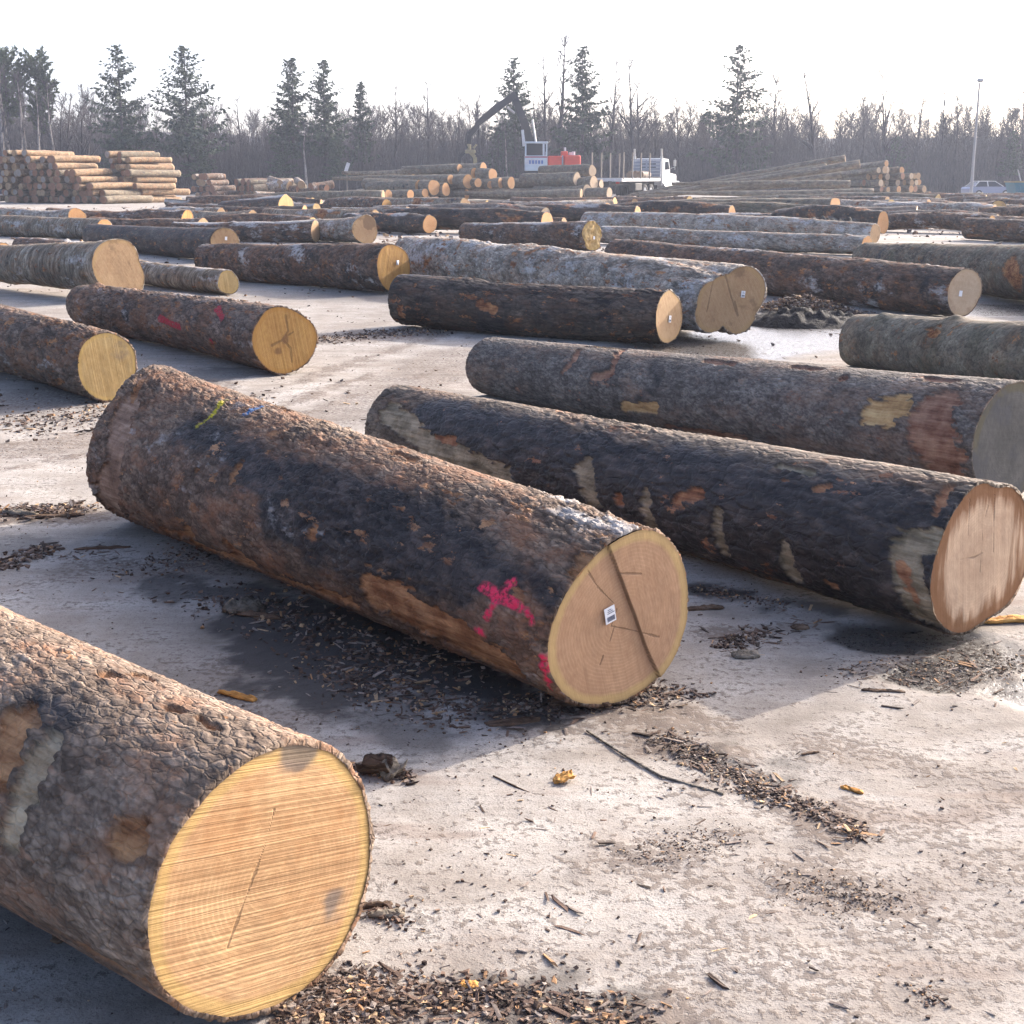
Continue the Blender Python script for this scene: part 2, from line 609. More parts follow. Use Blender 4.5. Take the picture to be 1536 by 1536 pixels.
def log_meshes(s, style='plate', nx=200, na=120, seed=1, e2=0.03, p2=0.0, e3=0.02, p3=0.0, bend=0.03, flare0=0.0, flare1=0.0,
               amp=0.008, cells=18.0, lump=0.015, wear=(), paints=(), lobes=None, notches=(), strip_n=0.0, black_n=0.0,
               nr=40, cracks=(), blots=(), step=None, face_rough=0.002, knots=0, bark_t=0.012, top_frost=0.0, skew1=0.0):
    rng = np.random.default_rng(seed)
    L = s.L
    xs = np.linspace(0, L, nx)
    th = np.linspace(-math.pi, math.pi, na, endpoint=False)
    Xg, Tg = np.meshgrid(xs, th, indexing='ij')
    u = Xg / L
    R0 = s.r0 + (s.r1 - s.r0) * u
    pr = 1 + e2 * np.cos(2 * Tg + p2) + e3 * np.cos(3 * Tg + p3)
    for nt, nd, nw in notches:
        dth = np.angle(np.exp(1j * (Tg - R_(nt))))
        pr = pr - nd * np.exp(-(dth / R_(nw)) ** 2) * (0.25 + 0.75 * np.exp(-Xg / 0.7))
    if lobes:
        lb = np.zeros_like(Tg)
        for cy, cz, lr in lobes:
            bq = cy * np.cos(Tg) + cz * np.sin(Tg)
            disc = lr * lr - (cy * cy + cz * cz) + bq * bq
            lb = np.maximum(lb, np.where(disc > 0, bq + np.sqrt(np.maximum(disc, 0)), 0))
        w = np.exp(-(Xg / 1.3) ** 2)
        pr = pr * (1 - w) + lb * w
    R = R0 * pr
    R = R * (1 + flare0 * np.exp(-Xg / 0.42) * (1 + .35 * np.cos(3 * Tg + p2)) + flare1 * np.exp(-(L - Xg) / 0.45) * (1 + .35 * np.cos(3 * Tg + p3)))
    cyl = np.stack([Xg, R * np.cos(Tg), R * np.sin(Tg)], -1).reshape(-1, 3)
    R = R.ravel()
    xg, tg = Xg.ravel(), Tg.ravel()
    off = rng.uniform(0, 60, 3)
    R = R + lump * fbm(cyl * np.array([1.1, 1.8, 1.8]) + off, 3, seed)
    for k in range(knots):
        kx, kt = rng.uniform(.2, L - .2), rng.uniform(-1.0, 2.2)
        dd = (xg - kx) ** 2 + (np.angle(np.exp(1j * (tg - kt))) * s.r0) ** 2
        R = R + 0.035 * np.exp(-dd / 0.006)
    # wear masks
    wm = np.zeros((len(xg), 4))
    ring = np.minimum(1, 1)
    warp = 0.055 * fbm(cyl * np.array([5., 8, 8]) + off, 5, seed + 5, .7) + 0.035 * fbm(cyl * np.array([18., 34, 34]) + off, 3, seed + 6, .7) + .03 * fbm(cyl * np.array([7., 55, 55]) + off, 2, seed + 7)
    rimd = np.zeros(len(xg))
    rmean = (s.r0 + s.r1) / 2

    def dist_to(pts):
        best = np.full(len(xg), 9.0)
        q = [pix_on_log(s, *p) for p in pts]
        if len(q) == 1:
            q = q * 2
        for (ax, at), (bx, bt) in zip(q[:-1], q[1:]):
            ay, by = 0.0, np.angle(np.exp(1j * (bt - at))) * rmean
            vx, vy = xg - ax, np.angle(np.exp(1j * (tg - at))) * rmean
            ex, ey = bx - ax, by
            l2 = ex * ex + ey * ey + 1e-9
            t = np.clip((vx * ex + vy * ey) / l2, 0, 1)
            best = np.minimum(best, np.hypot(vx - t * ex, vy - t * ey))
        return best
    CH = {'strip': 0, 'black': 1, 'pale': 2}
    for kind, pts, rad in wear:
        d = dist_to(pts) + warp * min(1.6, .5 + rad * 6)
        m = 1 - sstep(rad - 0.006, rad + 0.003, d) if kind != 'black' else 1 - sstep(rad - .05, rad + .04, d)
        if kind != 'black':
            rimd = np.maximum(rimd * (1 - m), sstep(rad - .012, rad, d) * (1 - sstep(rad + .008, rad + .022, d)))
        c = CH[kind]
        wm[:, c] = np.maximum(wm[:, c], m)
        if kind != 'black':
            for c2 in range(3):
                if c2 != c:
                    wm[:, c2] *= 1 - m
    if strip_n:
        m = sstep(0.62 - strip_n, 0.66 - strip_n, fbm(cyl * np.array([1.6, 3.2, 3.2]) + off + 9, 5, seed + 8, .6) + .0)
        wm[:, 0] = np.maximum(wm[:, 0], m)
    if black_n:
        m = sstep(0.45 - black_n, 0.62 - black_n, fbm(cyl * np.array([1.2, 2.4, 2.4]) + off + 31, 5, seed + 9, .6))
        wm[:, 1] = np.maximum(wm[:, 1], m * (1 - wm[:, 0]) * (1 - wm[:, 2]))
    pm = np.zeros((len(xg), 4))
    for colr, pts, rad in paints:
        d = dist_to(pts) + warp * .35
        m = 1 - sstep(rad - 0.008, rad + 0.008, d)
        k = m > pm[:, 3]
        pm[k, :3] = colr
        pm[k, 3] = m[k]
    if top_frost:  # pale frosty band painted along the top for a lit rim
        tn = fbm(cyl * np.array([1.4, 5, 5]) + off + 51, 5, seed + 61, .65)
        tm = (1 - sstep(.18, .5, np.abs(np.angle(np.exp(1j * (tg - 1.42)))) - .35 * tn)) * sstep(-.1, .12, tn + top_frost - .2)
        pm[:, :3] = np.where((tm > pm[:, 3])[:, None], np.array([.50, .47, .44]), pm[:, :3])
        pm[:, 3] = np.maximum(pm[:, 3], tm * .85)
    # bark relief
    bare = np.clip(wm[:, 0] + wm[:, 2], 0, 1)
    plate = np.zeros(len(xg))
    cleft = np.zeros(len(xg))
    if style in ('plate', 'furrow'):
        st = np.array([.36, 1, 1]) if style == 'plate' else np.array([.33, 1, 1])
        p = cyl * st * cells + off + 0.55 * np.stack([vnoise(cyl * cells * .6 + 3, seed + 3), vnoise(cyl * cells * .6 + 11, seed + 4), vnoise(cyl * cells * .6 + 23, seed + 2)], 1)
        f1, f2, cid, ov = worley(p, seed + 11)
        plate = cid
        crack = 1 - sstep(0.0, 0.16, f2 - f1)
        tilt = ov[:, 0] * (.35 + .5 * cid) + .5 * ov[:, 1] * (cid - .5)
        rel = (cid - .5) * .40 + tilt * 1.3 - crack * .5
        g1, g2, gid, go = worley(p * 2.3 + 5, seed + 17)
        gt = go[:, 0] * (.4 + .6 * gid) + .5 * go[:, 1] * (gid - .5)
        rel = rel + .30 * (gid - .5) + .9 * gt - .35 * (1 - sstep(0, .2, g2 - g1))
        plate = .6 * cid + .4 * gid
        cleft = np.maximum(crack, .7 * (1 - sstep(0, .14, g2 - g1))) * (1 - bare)
        rel = rel + .7 * fbm(cyl * np.array([14, 40, 40]) + off, 4, seed + 12, .65)
    elif style == 'birch':
        q = cyl * np.array([11.0, 1.6, 1.6]) + off
        rel = 1.1 * fbm(q, 4, seed + 12) + .8 * fbm(cyl * np.array([40., 5, 5]) + off, 3, seed + 13) + .5 * fbm(cyl * 24 + off, 3, seed + 14)
        plate = .5 + .5 * fbm(q * 1.3 + 7, 3, seed + 15)
    else:
        rel = .9 * fbm(cyl * np.array([3., 16, 16]) + off, 5, seed + 12, .6) + .5 * fbm(cyl * 26 + off, 3, seed + 13)
        plate = .5 + .5 * fbm(cyl * 9 + 7, 3, seed + 15)
    Rcore = (R - bark_t * .9 + .006 * fbm(np.stack([np.cos(tg) * 5, np.sin(tg) * 5, tg * 0 + seed], 1), 4, seed + 77, .7)).reshape(nx, na)
    amod = .35 + 1.1 * sstep(-.35, .4, fbm(cyl * np.array([1.3, 2.6, 2.6]) + off + 77, 3, seed + 91))
    R = R + amp * rel * amod * (1 - bare * .8) - bark_t * 1.35 * bare + .004 * bare * fbm(cyl * np.array([4., 30, 30]) + off, 3, seed + 19)
    bx = bend * np.sin(math.pi * np.clip(xg / L, 0, 1))
    bphi = rng.uniform(0, 6.28)
    cy = bx * math.cos(bphi)
    cz = bx * math.sin(bphi) * .4
    ragg = 0.006 * fbm(np.stack([tg * 9, tg * 0, tg * 0 + seed], 1), 3, seed) * (xg < 1e-6)
    V = np.stack([xg + ragg, R * np.cos(tg) + cy, R * np.sin(tg) + cz], 1)
    Rg = R.reshape(nx, na)
    # lips of the bark at both ends
    lips = []
    for i, x in ((0, 0.0), (nx - 1, L)):
        ri = Rcore[i] - .002
        lips.append(np.stack([np.full(na, x), ri * np.cos(th), ri * np.sin(th)], 1))
    V = np.concatenate([V, lips[0], lips[1]])
    V[:, 0] -= skew1 * V[:, 1] * sstep(L - 1.3, L, V[:, 0])
    idx = np.arange(nx * na).reshape(nx, na)
    nxt = np.roll(idx, -1, 1)
    F = np.stack([idx[:-1], nxt[:-1], nxt[1:], idx[1:]], -1).reshape(-1, 4)
    l0 = nx * na + np.arange(na)
    l1 = l0 + na
    F = np.concatenate([F, np.stack([idx[0], l0, np.roll(l0, -1), nxt[0]], -1), np.stack([idx[-1], nxt[-1], np.roll(l1, -1), l1], -1)])
    me = npmesh('log_bark', V, [F])

    def ext(a):
        return np.concatenate([a, a[idx[0]], a[idx[-1]]])
    set_attr(me, 'wear', ext(wm), True)
    set_attr(me, 'plate', ext(plate - .5))
    set_attr(me, 'cleft', ext(np.maximum(cleft, rimd)))
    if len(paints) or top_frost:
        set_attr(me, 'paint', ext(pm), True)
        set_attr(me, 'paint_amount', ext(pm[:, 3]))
    s.minz = V[:, 2].min()
    s.V = V
    # sawn ends
    faces = []
    for which in (0, 1):
        rr = Rcore[0 if which == 0 else -1]
        n = nr if which == 0 else max(4, nr // 4)
        k = np.linspace(0, 1, n + 1)[1:]
        K, T = np.meshgrid(k, th, indexing='ij')
        yy = K * rr[None, :] * np.cos(T)
        zz = K * rr[None, :] * np.sin(T)
        y, z, kk = yy.ravel(), zz.ravel(), K.ravel()
        pts3 = np.stack([y * 0 + seed, y, z], 1)
        dx = -face_rough * fbm(pts3 * 14, 4, seed + 40)
        crack = np.zeros(len(y))
        blot = np.zeros(len(y))
        if which == 0:
            if step:
                (ya, za), (yb, zb), dep = step
                nrm = np.array([zb - za, -(yb - ya)])
                nrm = nrm / np.linalg.norm(nrm)
                sdist = (y - ya) * nrm[0] + (z - za) * nrm[1] + .006 * fbm(pts3 * 9, 3, seed + 41)
                dx = dx + dep * sstep(-.0025, .0025, sdist)
                crack = np.maximum(crack, .7 * (1 - sstep(.0012, .004, np.abs(sdist))))  # shadow line of the step, painted dark together with the cracks
            for (pp, wdt) in cracks:
                wob = .008 * fbm(pts3 * 22, 3, seed + 42)
                for (ay, az), (by_, bz) in zip(pp[:-1], pp[1:]):
                    ex, ez = by_ - ay, bz - az
                    t = np.clip(((y - ay) * ex + (z - az) * ez) / (ex * ex + ez * ez + 1e-9), 0, 1)
                    d = np.hypot(y - ay - t * ex, z - az - t * ez) + wob * .6
                    crack = np.maximum(crack, .55 * (1 - sstep(wdt * .3, wdt * .75, d)))
            for by_, bz, br in blots:
                d = np.hypot(y - by_, z - bz) + .06 * fbm(pts3 * 11, 4, seed + 43)
                blot = np.maximum(blot, 1 - sstep(br - .02, br + .015, d))
        sg = 1 if which == 0 else -1
        x0 = 0.0015 if which == 0 else L - .0015
        Vf = np.stack([x0 + sg * dx, y, z], 1)
        Vf = np.concatenate([Vf, [[x0, 0, 0]]])
        if which == 1:
            Vf[:, 0] -= skew1 * Vf[:, 1]
        gi = np.arange(n * na).reshape(n, na)
        gn = np.roll(gi, -1, 1)
        q = np.stack([gi[:-1], gi[1:], gn[1:], gn[:-1]], -1).reshape(-1, 4)
        c = np.full(na, n * na)
        tri = np.stack([c, gi[0], gn[0]], -1)
        if which == 0:
            q, tri = q[:, ::-1], tri[:, ::-1]
        mf = npmesh('log_end', Vf, [q, tri])
        set_attr(mf, 'rim', np.concatenate([kk, [0]]))
        if which == 0 and (cracks or step):
            set_attr(mf, 'crack', np.concatenate([crack, [0]]))
        if which == 0 and blots:
            set_attr(mf, 'blot', np.concatenate([blot, [0]]))
        faces.append(mf)
    return me, faces


def place_log(s, me, faces, bark, cut, cut2=None, label=None, group=None, name='sawn_log', settle=True):
    o = link(name, me, None, bark)
    o.matrix_world = s.M
    if settle:
        Mn = np.array(s.M)
        zmin = (s.V @ Mn[2, :3] + Mn[2, 3]).min()
        o.location.z -= zmin + 0.012
    f = link('cut_face', faces[0], o, cut)
    link('cut_face', faces[1], o, cut2 or cut)
    tag(o, label, 'log', group)
    return o


# bark kinds
BK = {
    'brown': bark_mat('brown_plate_bark', (0.085, 0.058, 0.046), (0.165, 0.120, 0.098), (0.30, 0.24, 0.20), 34, (.5, 1, 1), strip=.05, frost=.02, rust=.6, fleck=.7,
                      strip_cols=((0.20, 0.085, 0.036), (0.38, 0.20, 0.095)), pale_cols=((0.22, 0.13, 0.085), (0.40, 0.27, 0.19))),
    'reddish': bark_mat('reddish_plate_bark', (0.122, 0.088, 0.070), (0.212, 0.162, 0.135), (0.34, 0.285, 0.25), 40, (.55, 1, 1), strip=.02, rust=.55, fleck=.35,
                        strip_cols=((0.20, 0.085, 0.036), (0.38, 0.20, 0.095)), pale_cols=((0.27, 0.19, 0.115), (0.48, 0.38, 0.26))),
    'tar': bark_mat('blackened_bark', (0.030, 0.025, 0.024), (0.070, 0.057, 0.052), (0.16, 0.13, 0.11), 15, (.25, 1, 1), black=.16, strip=.12, bump=.7, rough=.66, fleck=.8, rust=.5,
                    pale_cols=((0.15, 0.125, 0.095), (0.29, 0.25, 0.20))),
    'muddy': bark_mat('mud_coated_bark', (0.08, 0.062, 0.05), (0.17, 0.135, 0.11), (0.32, 0.265, 0.215), 22, (.4, 1, 1), strip=.05, rough=.7, fleck=.4, rust=.3,
                      strip_cols=((0.22, 0.085, 0.04), (0.40, 0.20, 0.10)), pale_cols=((0.20, 0.155, 0.095), (0.44, 0.355, 0.24))),
    'grey': bark_mat('grey_plate_bark', (0.095, 0.083, 0.080), (0.175, 0.157, 0.152), (0.28, 0.26, 0.25), 34, (.5, 1, 1), strip=.06, rust=.35, fleck=.3,
                     strip_cols=((0.19, 0.085, 0.052), (0.32, 0.18, 0.115)), pale_cols=((0.40, 0.23, 0.095), (0.62, 0.42, 0.20))),
    'rough': bark_mat('rough_dark_bark', (0.062, 0.048, 0.040), (0.145, 0.112, 0.094), (0.33, 0.255, 0.225), 17, (.35, 1, 1), black=.10, strip=.16, bump=1.0, frost=.06, rust=.6, fleck=.9),
    'birch': bark_mat('ringed_birch_bark', (0.095, 0.076, 0.060), (0.225, 0.195, 0.162), (0.45, 0.41, 0.36), 11, (1.6, .6, .6), black=.06, strip=.14, rings=.6, frost=.12, bump=1.0, fleck=.7, rust=.35),
    'silver': bark_mat('silver_bark', (0.15, 0.13, 0.115), (0.33, 0.30, 0.275), (0.56, 0.53, 0.50), 12, (.5, 1, 1), strip=.18, frost=.2, bump=1.0, fleck=1.0, rust=.25),
    'olive': bark_mat('olive_grey_bark', (0.085, 0.074, 0.060), (0.170, 0.150, 0.122), (0.28, 0.255, 0.21), 20, (.3, 1, 1), black=.08, strip=.10, moss=.3, fleck=.5, rust=.3),
    'dark': bark_mat('frosted_dark_bark', (0.048, 0.038, 0.034), (0.125, 0.098, 0.084), (0.29, 0.215, 0.19), 14, (.4, 1, 1), black=.16, strip=.14, frost=.13, bump=1.0, fleck=.9, rust=.6),
    'tan': bark_mat('pale_tan_bark', (0.13, 0.088, 0.058), (0.255, 0.185, 0.125), (0.40, 0.315, 0.225), 9, (.4, 1, 1), strip=.10, rust=.4),
    'pole': bark_mat('smooth_pole_bark', (0.10, 0.084, 0.066), (0.185, 0.16, 0.128), (0.30, 0.27, 0.22), 7, (.2, 1, 1), strip=.08, black=.04, rust=.25),
}
CUT = {
    'front': cut_mat('front_log_cut', ((0.42, 0.225, 0.100), (0.61, 0.390, 0.200)), (0.50, 0.335, 0.11), .085, saw=.85, angle=13, rings=.3, stain=.06, freq=115),
    'middle': cut_mat('middle_log_cut', ((0.36, 0.205, 0.115), (0.50, 0.305, 0.175)), (0.48, 0.34, 0.13),   .09, saw=.28, angle=74, rings=.3, stain=.12, freq=40),
    'drip': cut_mat('wet_stained_cut', ((0.46, 0.30, 0.19), (0.62, 0.43, 0.28)), (0.25, 0.115, 0.045), .12, saw=.35, angle=85, edge=(0.20, 0.085, 0.032), edge_amt=.6, stain=.05, drip=.9, rings=.15, freq=34),
    'weathered': cut_mat('weathered_grey_cut', ((0.050, 0.049, 0.048), (0.098, 0.094, 0.088)), (0.085, 0.072, 0.032), .12, saw=.1, stain=.6, rings=.15, stain_col=(0.06, 0.06, 0.065)),
    'amber': cut_mat('amber_cut', ((0.328, 0.168, 0.049), (0.476, 0.271, 0.082)), (0.361, 0.180, 0.041), .10, saw=.8, angle=80, stain=0.32, stain_col=(0.17, 0.085, 0.035), freq=40),
    'yellow': cut_mat('yellow_cut', ((0.394, 0.254, 0.098), (0.525, 0.369, 0.164)), (0.476, 0.312, 0.098), .10, saw=.55, angle=82, stain=0.28, freq=36),
    'tan': cut_mat('tan_cut', ((0.295, 0.180, 0.094), (0.410, 0.271, 0.148)), (0.344, 0.221, 0.098), .10, saw=.3, angle=60, stain=0.38, stain_col=(0.15, 0.09, 0.05), freq=30),
    'orange': cut_mat('orange_cut', ((0.377, 0.180, 0.070), (0.508, 0.287, 0.127)), (0.426, 0.221, 0.074), .10, saw=.2, stain=0.28, stain_col=(0.20, 0.10, 0.05)),
    'cream': cut_mat('cream_cut', ((0.410, 0.295, 0.189), (0.525, 0.402, 0.279)), (0.426, 0.303, 0.180), .10, saw=.15, stain=0.26, stain_col=(0.24, 0.14, 0.08)),
    'rust': cut_mat('rusty_pile_cut', ((0.22, 0.10, 0.055), (0.34, 0.18, 0.10)), (0.24, 0.12, 0.07), .1, saw=.1, stain=.25, stain_col=(0.10, 0.07, 0.06)),
    'ash': cut_mat('ashen_pile_cut', ((0.24, 0.20, 0.17), (0.34, 0.29, 0.25)), (0.28, 0.2, 0.13), .1, saw=.1, stain=.2, stain_col=(0.13, 0.10, 0.09)),
    'red': cut_mat('red_sprayed_cut', ((0.50, 0.10, 0.05), (0.62, 0.20, 0.10)), (0.45, 0.10, 0.05), .1, saw=.2, stain=.1, stain_col=(0.55, 0.35, 0.25)),
}
PINK, YEL, BLU = (0.75, 0.035, 0.10), (0.42, 0.36, 0.02), (0.035, 0.12, 0.27)
paper = paint_mat('white_paper', (0.72, 0.72, 0.74), .6, .05)
ink = paint_mat('grey_ink', (0.10, 0.11, 0.15), .6, .0)
PIN = ((0, 0), (0, 0))


def paper_tag(log, y, z, w=.034, h=.05, tilt=8, x=-.006, lines=True):
    """white bar code label stapled to a sawn end"""
    rot = Matrix.Rotation(R_(tilt), 3, 'X')
    t = MB().box((x, y, z), (.002, w, h), rot).build('paper_tag', paper, log)
    if lines:
        m = MB()
        k = -w * .38
        rr = random.Random(4)
        while k < w * .36:
            ww = rr.uniform(.0008, .002)
            m.box(Vector((x - .0016, y, z)) + rot @ Vector((0, k, -h * .24)), (.0006, ww, h * .3), rot)
            k += ww + rr.uniform(.0008, .0018)
        for j in range(3):
            m.box(Vector((x - .0016, y, z)) + rot @ Vector((0, (-.08 + .05 * j) * w, h * (.12 + .11 * j))), (.0006, w * (.68 - .16 * j), h * .045), rot)
        m.build('bar_code', ink, t)
    return t


def fpx(s, px, py):
    """pixel on the near sawn end -> local y, z"""
    o = s.Mi @ Vector((0, 0, CAMH))
    d = s.Mi.to_3x3() @ Vector(ray(px, py))
    p = o + d * (-o.x / d.x)
    return (p.y, p.z)


# --- the four big logs in front
s = spec_from_ground(np.array([-.505, 2.63]), .312, np.array([-3.75, 5.35]), .40)
cr = [([fpx(s, 342, 1425), fpx(s, 375, 1338), fpx(s, 400, 1268), fpx(s, 412, 1220)], .004)]
bl = [(*fpx(s, 445, 1128), .05), (*fpx(s, 405, 1122), .03), (*fpx(s, 497, 1355), .03)]
me, fc = log_meshes(s, 'plate', 430, 330, 11, e2=.03, p2=-1.2, e3=.02, amp=.0034, cells=40, lump=.016, bend=.02, nr=80, cracks=cr, blots=bl,
                    wear=[('pale', [(70, 1130), (45, 1190), (25, 1245)], .045), ('strip', [(30, 1090), (5, 1170)], .05), ('strip', [(195, 1270)], .045),
                          ('strip', [(165, 1008), (225, 1012)], .02), ('strip', [(335, 1230), (300, 1290)], .016), ('strip', [(320, 1095), (300, 1075)], .012),
                          ('strip', [(280, 1068), (260, 1062)], .012), ('black', [(110, 1080), (75, 1050)], .05), ('black', [(60, 1040)], .03),
                          ('strip', [(60, 1390), (220, 1480)], .012)])
log_front = place_log(s, me, fc, BK['reddish'], CUT['front'], label='huge log in the near left corner with broad orange saw striped end')

s = spec_from_pixels((930, 787, 1062), (226, 553, 770))
SC_ = s
cr = [([fpx(s, 925, 915), fpx(s, 917, 940), fpx(s, 952, 947), fpx(s, 985, 955)], .005), ([fpx(s, 922, 940), fpx(s, 915, 962)], .005),
      ([fpx(s, 880, 855), fpx(s, 897, 882), fpx(s, 920, 905)], .0018), ([fpx(s, 905, 985), fpx(s, 900, 998)], .004), ([fpx(s, 928, 860), fpx(s, 958, 860)], .006)]
st_ = (fpx(s, 908, 815), fpx(s, 990, 1028), -.012)
me, fc = log_meshes(s, 'plate', 460, 340, 23, e2=.05, p2=.9, e3=.035, p3=.6, amp=.0075, cells=27, lump=.016, bend=.03, flare1=.04, skew1=.55, nr=130, cracks=cr, step=st_, black_n=-.02, strip_n=-.02,
                    wear=[('black', [(270, 640), (330, 660), (420, 720)], .10), ('black', [(430, 760), (560, 770), (700, 850)], .17), ('black', [(600, 860), (480, 800)], .12),
                          ('black', [(760, 870), (690, 820)], .09), ('black', [(830, 900), (800, 860)], .05), ('black', [(420, 690), (640, 760)], .06),
                          ('strip', [(575, 890), (680, 945), (770, 1000)], .08), ('strip', [(300, 812), (420, 862), (540, 900)], .035), ('strip', [(250, 790), (300, 800)], .03), ('strip', [(355, 700), (350, 730)], .03), ('strip', [(298, 708)], .016),
                          ('pale', [(170, 600), (158, 700), (150, 740)], .10), ('pale', [(205, 565)], .04), ('strip', [(210, 565), (180, 590)], .03), ('strip', [(250, 800), (330, 830)], .04), ('strip', [(360, 820), (400, 850)], .04),
                          ('strip', [(480, 800)], .03), ('strip', [(870, 835), (862, 850)], .035), ('strip', [(420, 612), (440, 622)], .012), ('strip', [(600, 680), (640, 695)], .014),
                          ('strip', [(930, 780), (985, 785)], .018)],
                    paints=[(PINK, [(728, 880), (757, 898), (782, 912)], .018), (PINK, [(768, 872), (752, 895), (738, 925)], .016), (PINK, [(728, 942), (732, 945)], .017),
                            (PINK, [(822, 985), (826, 1010), (832, 1030)], .016), (PINK, [(790, 915), (800, 932)], .007),
                            (YEL, [(340, 600), (318, 617), (292, 633)], .012), (BLU, [(375, 618), (395, 612)], .018)])
log_middle = place_log(s, me, fc, BK['brown'], CUT['middle'], label='dark log with a pink painted cross and a paper tag on its split tan end')
ty, tz = fpx(s, 913, 922)
paper_tag(log_middle, ty, tz, .046, .056, tilt=-12, x=-.007)

s = spec_from_pixels((1462, 710, 953), (600, 574, 690))
cr = [([fpx(s, 1440, 842), fpx(s, 1462, 838), fpx(s, 1474, 832)], .005), ([fpx(s, 1482, 760), fpx(s, 1474, 800), fpx(s, 1470, 860)], .004), ([fpx(s, 1455, 750), fpx(s, 1452, 810)], .004),
      ([fpx(s, 1492, 745), fpx(s, 1490, 830)], .004), ([fpx(s, 1440, 842), fpx(s, 1440, 850)], .004)]
me, fc = log_meshes(s, 'furrow', 440, 300, 37, e2=.05, p2=.5, e3=.03, p3=2.0, amp=.006, cells=19, lump=.018, bend=.03, nr=90, cracks=cr, notches=[(105, .09, 14), (20, .06, 40), (-105, .05, 20)],
                    wear=[('black', [(640, 625), (900, 690), (1180, 745), (1420, 800)], .17), ('black', [(720, 670), (1000, 770), (1250, 850), (1400, 900)], .2),
                          ('pale', [(870, 700), (885, 745)], .06), ('pale', [(965, 745), (985, 800)], .04), ('pale', [(1075, 770), (1085, 820)], .035), ('pale', [(1178, 825), (1190, 860)], .035),
                          ('pale', [(580, 620), (640, 665), (760, 720)], .085), ('strip', [(1012, 745), (1045, 738)], .03), ('strip', [(925, 750)], .03),
                          ('pale', [(1165, 692), (1215, 703)], .018), ('strip', [(1218, 728), (1238, 722)], .016), ('strip', [(1170, 715)], .012), ('strip', [(1255, 880), (1240, 870)], .022),
                          ('pale', [(1352, 830), (1362, 870), (1392, 925)], .07), ('strip', [(1345, 850), (1375, 905)], .022), ('black', [(1375, 850), (1380, 885)], .012), ('pale', [(1365, 808), (1390, 812)], .045), ('strip', [(650, 655), (680, 660)], .02),
                          ('strip', [(1420, 725), (1398, 760)], .02)])
log_right = place_log(s, me, fc, BK['muddy'], CUT['drip'], label='blackened log at right with wet brown drips down its notched pale end')

s = spec_from_pixels((1508, 568, 754), (735, 505, 592))
me, fc = log_meshes(s, 'plate', 380, 240, 41, e2=.02, e3=.015, amp=.006, cells=30, lump=.012, bend=.02, nr=50,
                    wear=[('pale', [(1308, 622), (1350, 610)], .085), ('strip', [(1395, 660), (1400, 620), (1420, 700)], .14), ('pale', [(938, 612), (985, 612)], .04),
                          ('strip', [(845, 560), (862, 540), (870, 525)], .022), ('strip', [(880, 520), (940, 522), (920, 560), (890, 570)], .026), ('pale', [(895, 517), (935, 519)], .014), ('strip', [(1060, 540), (1100, 545)], .022), ('strip', [(1000, 640), (1120, 660)], .03), ('pale', [(778, 592)], .014), ('strip', [(778, 588)], .024),
                          ('strip', [(870, 600)], .03), ('black', [(985, 540), (990, 580), (960, 600)], .035), ('strip', [(1265, 565)], .03), ('strip', [(1190, 548), (1230, 552)], .02), ('strip', [(1390, 566), (1440, 570)], .02),
                          ('black', [(1180, 555), (1210, 560)], .02)])
log_grey = place_log(s, me, fc, BK['grey'], CUT['weathered'], label='grey scaly log behind the blackened one, with a fresh yellow oval scar')

